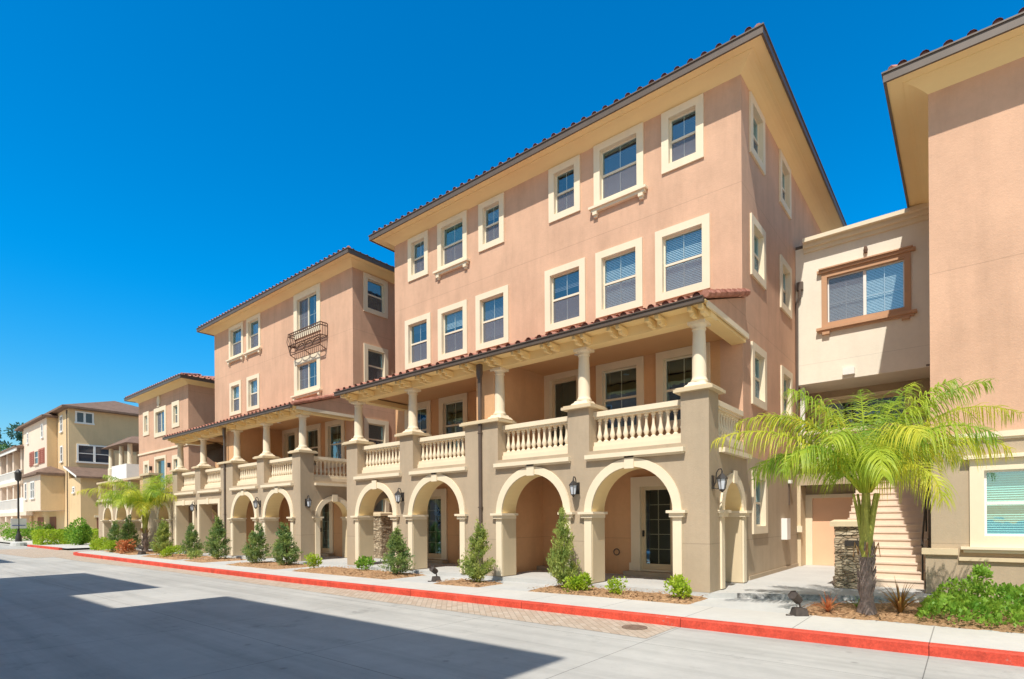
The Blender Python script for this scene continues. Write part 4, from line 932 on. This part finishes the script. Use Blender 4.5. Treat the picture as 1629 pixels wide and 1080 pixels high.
lamps = [((-14.03, YP, 2.30), 0, 'black wall lantern between the first two arches of the large townhouse'),
         ((-7.41, YP, 2.30), 0, 'black wall lantern between the two right arches of the large townhouse'),
         ((-4.17, 11.80, 2.30), math.pi/2, 'black wall lantern on the right side of the corner pier, beside the palm'),
         ((-30.06, YP, 2.28), 0, 'black wall lantern between the two square openings of the second townhouse'),
         ((-23.45, YP, 2.30), 0, 'black wall lantern between the two arches of the second townhouse'),
         ((-20.22, 11.86, 2.28), math.pi/2, 'black wall lantern on the side of the second townhouse, facing the gap')]
for i, (loc, rz, lab) in enumerate(lamps):
    o = LP if i == 0 else copy_tree(LP)
    o.location = loc; o.rotation_euler = (0, 0, rz); o.scale = (SC,)*3; o['label'] = lab

def spot_proto():
    T = empty('garden_spotlight', (0, 0, 0), 'x', 'spotlight', 'bronze garden spotlights')
    b_ = MB(); b_.frustum(0, 0, -.03, .14, .135, .10); b_.build('base', SPOTM, T)
    b_ = MB(); b_.tube([(.02, 0, .13), (.01, 0, .2), (-.01, 0, .24)], .02, 8); b_.build('stem', SPOTM, T)
    h = MB(); h.lathe(0, 0, [(.05, -.12), (.085, -.10), (.09, .09), (.10, .13), (.09, .13), (.085, .11)], 6)
    ho = h.build('lamp_head', SPOTM, T); ho.location = (-.06, 0, .33); ho.rotation_euler = (R(25), R(-52), 0)
    c_ = MB(); c_.tube([(-.1, -.02, .0), (-.2, -.04, .0), (-.27, -.03, .01)], .018, 6); c_.build('cable', SPOTM, T)
    return T
SP = spot_proto()
for i, (loc, rz, s, lab) in enumerate((((-2.22, 10.42, -.10), R(38), .88, 'bronze garden spotlight on the sidewalk edge left of the big palm'), ((-11.25, 10.45, -.10), R(60), .88, 'bronze garden spotlight before the second arch of the large townhouse'), ((-33.3, 10.2, -.10), R(20), 1.1, 'small dark spotlight at the foot of the far palm'))):
    o = SP if i == 0 else copy_tree(SP)
    o.location = loc; o.rotation_euler = (0, 0, rz); o.scale = (s,)*3; o['label'] = lab
# house numbers by the door, dark numerals
cu = bpy.data.curves.new('number_curve', 'FONT'); cu.body = '4690'; cu.size = .17; cu.extrude = .012; cu.align_x = 'CENTER'
tmp = bpy.data.objects.new('tmp_number', cu); COL.objects.link(tmp); bpy.context.view_layer.update()
me = bpy.data.meshes.new_from_object(tmp.evaluated_get(bpy.context.evaluated_depsgraph_get())); bpy.data.objects.remove(tmp)
me.materials.clear(); me.materials.append(DARKM)
o = bpy.data.objects.new('house_number', me); COL.objects.link(o); o.parent = T1; o.location = Vector((-9.12, YF-.02, 1.50))-Vector(T1.location); o.rotation_euler = (R(90), 0, 0)

# umbrella on second house balcony
T = empty('patio_umbrella', (-30.1, 12.95, 3.2), 'tilted grey patio umbrella on the left balcony of the second townhouse', 'umbrella')
u_ = MB(); u_.tube([(0, 0, 0), (0, 0, 1.3), (.25, 0, 2.2)], .022, 8); u_.build('pole', DARKM, None).parent = T
u_ = MB(); seg = 8; a_ = u_.vert([(0, 0, .0)]+[(1.05*math.cos(2*math.pi*k/seg), 1.05*math.sin(2*math.pi*k/seg), -.42-.03*(k % 2)) for k in range(seg)])
for k in range(seg): u_.f.append((a_, a_+1+k, a_+1+(k+1) % seg))
b_ = u_.vert([(0, 0, -.03)]+[(1.03*math.cos(2*math.pi*k/seg), 1.03*math.sin(2*math.pi*k/seg), -.46-.03*(k % 2)) for k in range(seg)])
for k in range(seg): u_.f.append((b_, b_+1+k, b_+1+(k+1) % seg)); u_.f.append((a_+1+k, a_+1+(k+1) % seg, b_+1+(k+1) % seg, b_+1+k))
c_ = u_.build('canopy', CLOTH, None); c_.parent = T; c_.location = (.3, 0, 2.25); c_.rotation_euler = (0, R(38), 0)

# street lamp at far left with white sign
T = empty('street_lamp', (-59.0, 9.45, -.25), 'tall dark street lamp post carrying a white sign at the far left of the road', 'street lamp')
q = MB(); q.lathe(0, 0, [(.55, 0), (.5, .25), (.22, .35)], 14); q.build('footing', SLAB, None).parent = T
q = MB(); q.lathe(0, 0, [(.22, .35), (.2, .8), (.10, 1.0), (.075, 1.3), (.06, 5.2)], 10); q.build('post', DARKM, None, smooth=True).parent = T
q = MB(); q.lathe(0, 0, [(.08, 5.2), (.2, 5.3), (.24, 5.9), (.05, 6.15)], 8); q.build('lamp_head', DARKM, None).parent = T
q = MB(); q.box(-.06, -.02, -.5, .5, 1.4, 2.2); q.box(-.02, .02, -.05, .05, 1.35, 2.3); so_ = q.build('sign_panel', WHITE, None); so_.parent = T; so_.rotation_euler = (0, 0, R(190))
q = MB(); q.box(-.085, -.062, -.42, .42, 1.62, 1.68)
qo = q.build('sign_stripe', noisy('sign_blue', (.10, .16, .35), .1, 5, 10, 0), None); qo.parent = T; qo.rotation_euler = (0, 0, R(190))

# ------------------------------------------------------------ planting
def fast_mesh(name, V, F, mat, smooth=False):
    me = bpy.data.meshes.new(name); V = np.asarray(V, np.float32); F = np.asarray(F, np.int32); k = F.shape[1]
    me.vertices.add(len(V)); me.vertices.foreach_set('co', V.ravel()); me.loops.add(F.size); me.loops.foreach_set('vertex_index', F.ravel())
    me.polygons.add(len(F)); me.polygons.foreach_set('loop_start', np.arange(0, F.size, k, dtype=np.int32)); me.polygons.foreach_set('loop_total', np.full(len(F), k, np.int32))
    me.update(); me.validate(); me.materials.append(mat); return me
def leaves(P, s, rng, aspect=.45, out=None, flat=0.0):
    """rhombic leaves at points P. out: preferred direction per point"""
    n_ = len(P); d = rng.normal(size=(n_, 3))
    if out is not None: d = d*.55+out
    d /= np.linalg.norm(d, axis=1)[:, None]
    q = rng.normal(size=(n_, 3)); q[:, 2] *= (1-flat); e = np.cross(d, q); e /= np.linalg.norm(e, axis=1)[:, None]
    L = s*rng.uniform(.6, 1.3, (n_, 1)); Wd = L*aspect
    nrm = np.cross(d, e)
    a = P; b_ = P+d*L*.5+e*Wd*.5+nrm*L*.08; c = P+d*L; f = P+d*L*.5-e*Wd*.5+nrm*L*.08
    V = np.stack([a, b_, c, f], 1).reshape(-1, 3); return V, np.arange(n_*4).reshape(-1, 4)
def cone_shrub(seed, n_=5600, h=1.5, r_=.36, mat=None):
    rng = np.random.default_rng(seed); K = 130; zb = rng.beta(1.0, 1.45, K); ab = rng.uniform(0, 2*np.pi, K)
    prof = np.clip(1.10*(1-zb)**.9+.04, 0, 1)*np.clip(.60+zb*3.0, 0, 1); tip = r_*prof*rng.uniform(.88, 1.38, K); rise = rng.uniform(.10, .24, K)*(h/1.5)
    b_ = rng.integers(0, K, n_); t = rng.uniform(.12, 1, n_)**.7; lean = .05*np.sin(seed*2.1)
    rr = tip[b_]*t; zz = zb[b_]*h*.86+.02+rise[b_]*t**1.6
    P = np.stack([rr*np.cos(ab[b_])+lean*zz, rr*np.sin(ab[b_]), zz], 1)+rng.normal(size=(n_, 3))*.026*(h/1.5)
    out = np.stack([np.cos(ab[b_])*.55, np.sin(ab[b_])*.55, np.full(n_, .85)], 1)
    V, F = leaves(P, .064*h/1.5, rng, .42, out)
    return fast_mesh('foliage', V, F, mat or L_CONE)
def twigs(h, r_, seed, k=9, tr=.02):
    rr = random.Random(seed); m_ = MB(); m_.tube([(0, 0, -.05), (.01, 0, h*.4), (0, .01, h*.85)], tr, 6, tr*.3)
    for i in range(k):
        a = rr.uniform(0, 6.28); z = h*rr.uniform(.08, .6); q = r_*(1-z/h)*.8; m_.tube([(0, 0, z), (q*math.cos(a)*.6, q*math.sin(a)*.6, z+q*.5), (q*math.cos(a), q*math.sin(a), z+q*.9)], tr*.35, 4, tr*.12)
    return m_
cones = []
for i, mt_ in enumerate((L_CONE, L_CONE2, L_CONE, L_CONE2, L_CONE)):
    cones.append((cone_shrub(11+i, mat=mt_), twigs(1.4, .3, i)))
GC = 'conical evergreen shrubs along the arcades'
def add_cone(x, y, h, wd, var, lab):
    T = empty('conical_shrub', (x, y, -.08), lab, 'shrub', GC)
    o = bpy.data.objects.new('foliage', cones[var][0]); COL.objects.link(o); o.parent = T; h *= 1.20; wd *= .98; o.scale = (wd/.38, wd/.38, h/1.5); o.rotation_euler = (0, R(random.uniform(-3, 3)), random.uniform(0, 6.28))
    t = cones[var][1].build('stem', WOOD, None); t.parent = T; t.scale = (wd/.38, wd/.38, h/1.5)
    return T
add_cone(-7.32, 10.86, 1.62, .34, 1, 'tall pale conical shrub before the two right arches of the large townhouse')
add_cone(-9.9, 10.62, 1.40, .40, 3, 'olive green conical shrub before the downspout of the large townhouse')
add_cone(-13.25, 10.75, 1.18, .46, 0, 'blue green conical shrub between the first two arches of the large townhouse')
add_cone(-19.5, 10.62, 1.38, .50, 4, 'wide conical shrub before the corner pier of the second townhouse')
add_cone(-21.45, 10.42, 1.36, .46, 2, 'dark conical shrub before the right arches of the second townhouse')
add_cone(-25.3, 10.65, 1.55, .52, 0, 'tall dark conical shrub before the downspout of the second townhouse')
add_cone(-28.0, 10.6, 1.35, .42, 2, 'conical shrub before the right square opening of the second townhouse')
add_cone(-31.2, 10.45, 1.55, .50, 3, 'conical shrub before the big arch left of the second townhouse')
add_cone(-36.4, 10.5, 1.75, .52, 2, 'conical shrub just left of the far palm trunk')
add_cone(-38.0, 10.3, 1.45, .46, 0, 'smaller conical shrub before the small far arches')

def blob_shrub(seed, n_, rx, ry, h, s, lumps=7, aspect=.55):
    rng = np.random.default_rng(seed); C = np.stack([rng.uniform(-rx*.6, rx*.6, lumps), rng.uniform(-ry*.6, ry*.6, lumps), rng.uniform(h*.25, h*.72, lumps)], 1)
    rad = rng.uniform(.32, .52, lumps)
    idx = rng.integers(0, lumps, n_); d = rng.normal(size=(n_, 3)); d /= np.linalg.norm(d, axis=1)[:, None]
    rr = rng.uniform(.3, 1, n_)**.4
    P = C[idx]+d*np.stack([rad[idx]*rx*1.25, rad[idx]*ry*1.25, rad[idx]*h*.75], 1)*rr[:, None]
    P[:, 2] = np.clip(P[:, 2], .02, None); V, F = leaves(P, s, rng, aspect, d*.6+np.array([0, 0, .5]))
    return V, F
def add_blob(x, y, rx, h, s, mat, lab, seed, n_=700, ry=None, cat='shrub', name='round_shrub', group=None, zb=-.08, lumps=7, box=False):
    V, F = blob_shrub(seed, n_, rx, ry or rx, h, s, lumps)
    if box:
        rng = np.random.default_rng(seed); ry_ = ry or rx; f = rng.integers(0, 3, n_); P = rng.uniform(-1, 1, (n_, 3)); 
        for k in range(n_): 
            if rng.random() < .85: P[k, f[k]] = np.sign(P[k, f[k]])*rng.uniform(.86, 1.03)
        P[:, 2] = np.abs(P[:, 2]) if False else (P[:, 2]+1)/2
        P = P*(1+.05*np.sin(P[:, [1, 2, 0]]*5+seed)); Pw = P*np.array([rx, ry_, h]); out = P-np.array([0, 0, .4]); V, F = leaves(Pw, s, rng, .55, out*.7)
    T = empty(name, (x, y, zb), lab, cat, group)
    o = bpy.data.objects.new('foliage', fast_mesh('foliage', V, F, mat)); COL.objects.link(o); o.parent = T
    t = twigs(h*.7, rx*.9, seed, 8, .012); t.build('stem', WOOD, None).parent = T
    return T
GR = 'small round shrubs in the mulch'
add_blob(-6.85, 10.72, .26, .46, .075, L_LIME, 'lime green shrub at the foot of the tall pale conical shrub', 1, 900, group=GR)
add_blob(-5.85, 10.72, .22, .40, .07, L_LIME, 'small leggy lime shrub between the tall conical shrub and the corner pier', 2, 330, group=GR)
add_blob(-4.5, 10.92, .27, .46, .078, L_LIME, 'lime shrub at the foot of the corner pier left of the entry slab', 3, 620, group=GR)
add_blob(-15.4, 11.05, .34, .42, .11, L_GREEN, 'spreading dark fern like shrub before the first arch of the large townhouse', 4, 300, group=GR)
add_blob(-17.55, 10.55, .26, .52, .08, L_LIME, 'bright shrub in the gap between the two large townhouses', 5, 520, group=GR)
add_blob(-29.2, 10.2, .45, .55, .09, L_LIME, 'bright low shrub between two conical shrubs before the square openings', 6, 900, group=GR)
add_blob(-26.9, 10.35, .3, .35, .08, L_CONE2, 'pale low shrub beside the square openings', 16, 500, group=GR)
add_blob(-37.2, 9.98, .55, .62, .10, L_LIME, 'low lime shrub below the conical shrubs at the far arches', 7, 900, group=GR)
add_blob(-41.0, 10.4, 1.5, .8, .12, L_LIME, 'long low lime hedge before the small far arches', 8, 2600, ry=.5, cat='hedge', name='low_hedge', lumps=12)
add_blob(-34.9, 9.95, .38, .70, .13, L_ORANGE, 'orange brown bush at the foot of the far palm', 9, 500, group=GR)
add_blob(-56.4, 11.0, 1.3, 1.2, .16, L_LIME, 'clipped box hedge nearest the road at the far left', 10, 3800, ry=.9, cat='hedge', name='clipped_hedge', group='clipped hedges at the far left', zb=-.25, box=True)
add_blob(-58.3, 13.2, 1.6, 1.2, .16, L_LIME, 'clipped box hedge left of the others, beside the lamp post', 11, 3800, ry=1.0, cat='hedge', name='clipped_hedge', group='clipped hedges at the far left', zb=-.25, box=True)
add_blob(-52.6, 12.0, .85, 2.1, .17, L_GREEN, 'tall rounded hedge beside the brown garage door', 12, 2600, ry=.75, cat='hedge', name='clipped_hedge', group='clipped hedges at the far left', zb=-.25, lumps=6)
add_blob(-72.0, 12.2, 2.2, 1.9, .2, L_GREEN, 'green bushes behind the lamp post at the left edge', 13, 2500, cat='shrub', name='round_shrub', zb=-.25)
MB().box(-56.5, -47.0, 9.55, 9.75, -.26, -.10).build('curb_far', RED, kind='structure')
MB().poly([(-95, 9.75, -.12), (-46, 9.75, -.12), (-46, 16, -.12), (-95, 16, -.12)]).build('far_walk', WALK, kind='structure')
# ground-cover hedge right
V, F = [], []
rng = np.random.default_rng(21); base = 0; n_ = 11500
x = rng.uniform(-.62, 4.2, n_); y = rng.uniform(10.72, 13.5, n_)
top = .33+.08*np.sin(x*3.1+y*2)+.07*np.sin(x*7+y*5)
edge = np.minimum(np.minimum(1, (x+.66)/.4), np.minimum(1, (y-10.64)/.35)); top = top*np.clip(edge, .2, 1)
z = top*(1-rng.uniform(0, 1, n_)**2.2*.8); P = np.stack([x, y, z], 1)
V, F = leaves(P, .085, rng, .55, np.stack([np.zeros(n_), -.3*np.ones(n_), .8*np.ones(n_)], 1))
V2, F2 = blob_shrub(31, 160, .16, .16, .35, .09, 4); V2 = V2+np.array([.17, 12.1, .48]); F = np.concatenate([F, F2+len(V)]); V = np.concatenate([V, V2])
o = bpy.data.objects.new('leafy_hedge', fast_mesh('leafy_hedge', V-np.array([1.5, 12, 0]), F, L_GREEN)); COL.objects.link(o); o.location = (1.5, 12, -.08)
o['label'] = 'dense low glossy green hedge filling the bed below the teal blinds window'; o['category'] = 'hedge'

def flax(x, y, h, n_, mat, lab, seed, spread=.6, w_=.02):
    rr = random.Random(seed); m_ = MB()
    for i in range(n_):
        a = rr.uniform(0, 6.28); tilt = rr.uniform(.1, 1)*spread; L = h*rr.uniform(.65, 1.05); pts = []
        for k in range(6):
            t = k/5; th = tilt*(0.6+.9*t); pts.append((math.cos(a)*L*t*math.sin(th), math.sin(a)*L*t*math.sin(th), L*t*math.cos(th)))
        tx, ty = -math.sin(a), math.cos(a); pv = None
        for k, p_ in enumerate(pts):
            ww = w_*(1-(k/5)**2*.95); i_ = m_.vert([(p_[0]+tx*ww, p_[1]+ty*ww, p_[2]), (p_[0]-tx*ww, p_[1]-ty*ww, p_[2])])
            if pv is not None: m_.f.append((pv, pv+1, i_+1, i_))
            pv = i_
    o = m_.build('flax_plant', mat, None, label=lab, cat='plant', group='spiky flax plants by the palm'); o.location = (x, y, -.07); return o
flax(-1.86, 10.85, .40, 34, L_ORANGE, 'short orange spiky flax left of the palm trunk', 1, .95, .014)
flax(-.88, 11.35, .62, 46, L_RED, 'bronze spiky flax between the palm trunk and the green hedge', 2, .85, .018)
flax(-1.5, 11.5, .28, 20, L_GREEN, 'small green tuft behind the palm trunk', 4, 1.0, .014)

# palms
def palm_proto(seed=4):
    rr = random.Random(seed)
    T = empty('palm_tree', (0, 0, 0), 'x', 'palm tree', 'queen palms along the sidewalk')
    m_ = MB(); prof = [(.19, -.1), (.175, .03), (.138, .16), (.122, .22)]
    z = .22
    while z < 1.25: q_ = .116-.018*(z-.22); prof += [(q_+rr.uniform(-.004, .008), z), (q_-.006+rr.uniform(-.004, .004), z+.05)]; z += .09
    m_.lathe(0, 0, prof+[(.092, 1.3)], 14)
    for k in range(60):   # old leaf bases and fibres
        a = rr.uniform(0, 6.28); z0 = rr.uniform(.25, 1.15); r0 = .104; m_.tube([(r0*math.cos(a), r0*math.sin(a), z0), ((r0+.05)*math.cos(a+.1), (r0+.05)*math.sin(a+.1), z0+.16)], .02, 5, .006)
    m_.build('trunk', BARK, T, smooth=True)
    s_ = MB(); s_.lathe(0, 0, [(.112, 1.0), (.115, 1.2), (.10, 1.5), (.085, 1.8), (.06, 2.2)], 12)
    for k in range(7):
        a = k*2.4; s_.tube([(.06*math.cos(a), .06*math.sin(a), 1.3), (.13*math.cos(a), .13*math.sin(a), 1.75), (.20*math.cos(a), .20*math.sin(a), 2.1)], .045, 6, .022)
    s_.build('crownshaft', SHAFT, T, smooth=True)
    dd = MB()
    for k in range(5): a = 1+k*1.3; dd.tube([(.12*math.cos(a), .12*math.sin(a), 1.05), (.19*math.cos(a), .19*math.sin(a), 1.25), (.22*math.cos(a), .22*math.sin(a), 1.0)], .028, 5, .006)
    dd.build('dead_boots', L_DEAD, T)
    # fronds: azimuth (world deg), start elevation deg, length, droop
    fr_ = [(216, 52, 3.1, 1.02), (36, 66, 3.2, 1.2), (50, 52, 2.6, 1.15), (200, 74, 2.9, 1.3), (18, 79, 2.7, 1.05), (232, 80, 2.5, .95), (130, 82, 2.4, .9), (80, 78, 2.6, .95), (170, 76, 2.5, 1.05),
           (300, 70, 2.3, 1.5), (335, 68, 2.4, 1.45), (262, 68, 2.3, 1.45), (0, 58, 2.3, 1.25), (185, 54, 2.2, 1.2), (110, 58, 2.4, 1.2), (150, 58, 2.4, 1.2),
           (318, 50, 1.9, 1.8), (285, 60, 2.2, 1.7), (240, 62, 2.3, 1.6), (45, 74, 2.5, 1.5), (205, 60, 2.3, 1.6), (60, 84, 2.5, .8), (345, 84, 2.3, .95), (100, 87, 2.3, .7)]
    for fi, (az, el, L, dr) in enumerate(fr_):
        a = R(az+rr.uniform(-4, 4)); K = 22; pts = []; p_ = Vector((.08*math.cos(a), .08*math.sin(a), 2.12)); e0 = R(el)
        for k in range(K+1):
            t = k/K; e = e0-dr*1.35*t**1.25; pts.append(p_.copy()); p_ = p_+Vector((math.cos(a)*math.cos(e), math.sin(a)*math.cos(e), math.sin(e)))*(L/K)
        F_ = MB(); F_.tube(pts, .022, 5, .004)
        side = Vector((-math.sin(a), math.cos(a), 0))
        nl = 80
        for q in range(nl):
            t = .17+.83*q/nl; i = min(K-1, int(t*K)); f = t*K-i; c = pts[i].lerp(pts[i+1], f); d = (pts[i+1]-pts[i]).normalized()
            for sg in (-1, 1):
                ll = (.64*math.sin(math.pi*min(1, (t*.82+.14)))**.7+.06)*rr.uniform(.8, 1.1); upv = side.cross(d)*(-1 if side.cross(d).z < 0 else 1)
                ang = rr.uniform(-.75, .85)
                dir0 = (side*sg*.75+d*.60+upv*ang).normalized(); w0 = .0080; pv = None; pos = c.copy(); dr_ = dir0.copy()
                wv = d.cross(dir0).normalized().cross(dir0)
                for k in range(5):
                    ww = w0*(1 if k < 3 else (.7 if k == 3 else .12)); i_ = F_.vert([pos+wv*ww, pos-wv*ww])
                    if pv is not None: F_.f.append((pv, pv+1, i_+1, i_))
                    pv = i_; dr_ = (dr_+Vector((0, 0, -.34-.12*k))).normalized(); pos = pos+dr_*ll/4
        F_.build('frond', L_PALMY if fi in (0, 1, 3, 6, 9, 12, 14, 16, 19) else L_PALM, T)
    return T
PT = palm_proto(); PT.location = (-1.32, 11.05, -.08); PT['label'] = 'large young queen palm with arching yellow green fronds before the concrete stairs'; PT.scale = (.91, .91, .97)
P2 = copy_tree(PT); P2.location = (-34.6, 10.75, -.10); P2.rotation_euler = (0, 0, R(20)); P2.scale = (1.12, 1.12, 1.08); P2['label'] = 'distant queen palm before the third townhouse, beside its small arches'

# far trees
def tree(x, y, H, rx, lab, mat, seed, n_=5200, s=.55):
    rng = np.random.default_rng(seed); k = 16; C = np.stack([rng.normal(0, rx*.45, k), rng.normal(0, rx*.45, k), rng.uniform(H*.42, H*.93, k)], 1); rad = rng.uniform(.22, .42, k)*rx
    idx = rng.integers(0, k, n_); d = rng.normal(size=(n_, 3)); d /= np.linalg.norm(d, axis=1)[:, None]; P = C[idx]+d*rad[idx][:, None]*rng.uniform(.3, 1, (n_, 1))**.5*np.array([1, 1, .7])
    V, F = leaves(P, s, rng, .5, d)
    T = empty('tree', (x, y, -.25), lab, 'tree', 'trees at the end of the road')
    o = bpy.data.objects.new('crown', fast_mesh('crown', V, F, mat)); COL.objects.link(o); o.parent = T
    m_ = MB(); m_.tube([(0, 0, 0), (.2, 0, H*.4), (0, .2, H*.8)], .35, 8, .1)
    for c in C: m_.tube([(0, 0, H*.3), tuple((c+np.array([0, 0, H*.35]))/2), tuple(c)], .12, 5, .04)
    m_.build('trunk', WOOD, None).parent = T
tree(-128, 22.5, 20, 5.0, 'tall blue green tree with a separate top tuft behind the yellow house', L_TREE2, 1)
tree(-112, 14.5, 14.5, 6.0, 'broad green tree left of the yellow house, behind the porches', L_TREE, 2)
tree(-118, 8.5, 15.5, 5.5, 'dark green tree at the left edge of the picture', L_TREE2, 3)
tree(-122, 19.0, 14.5, 5.0, 'light green rounded tree between the two darker far trees', L_TREE, 5)
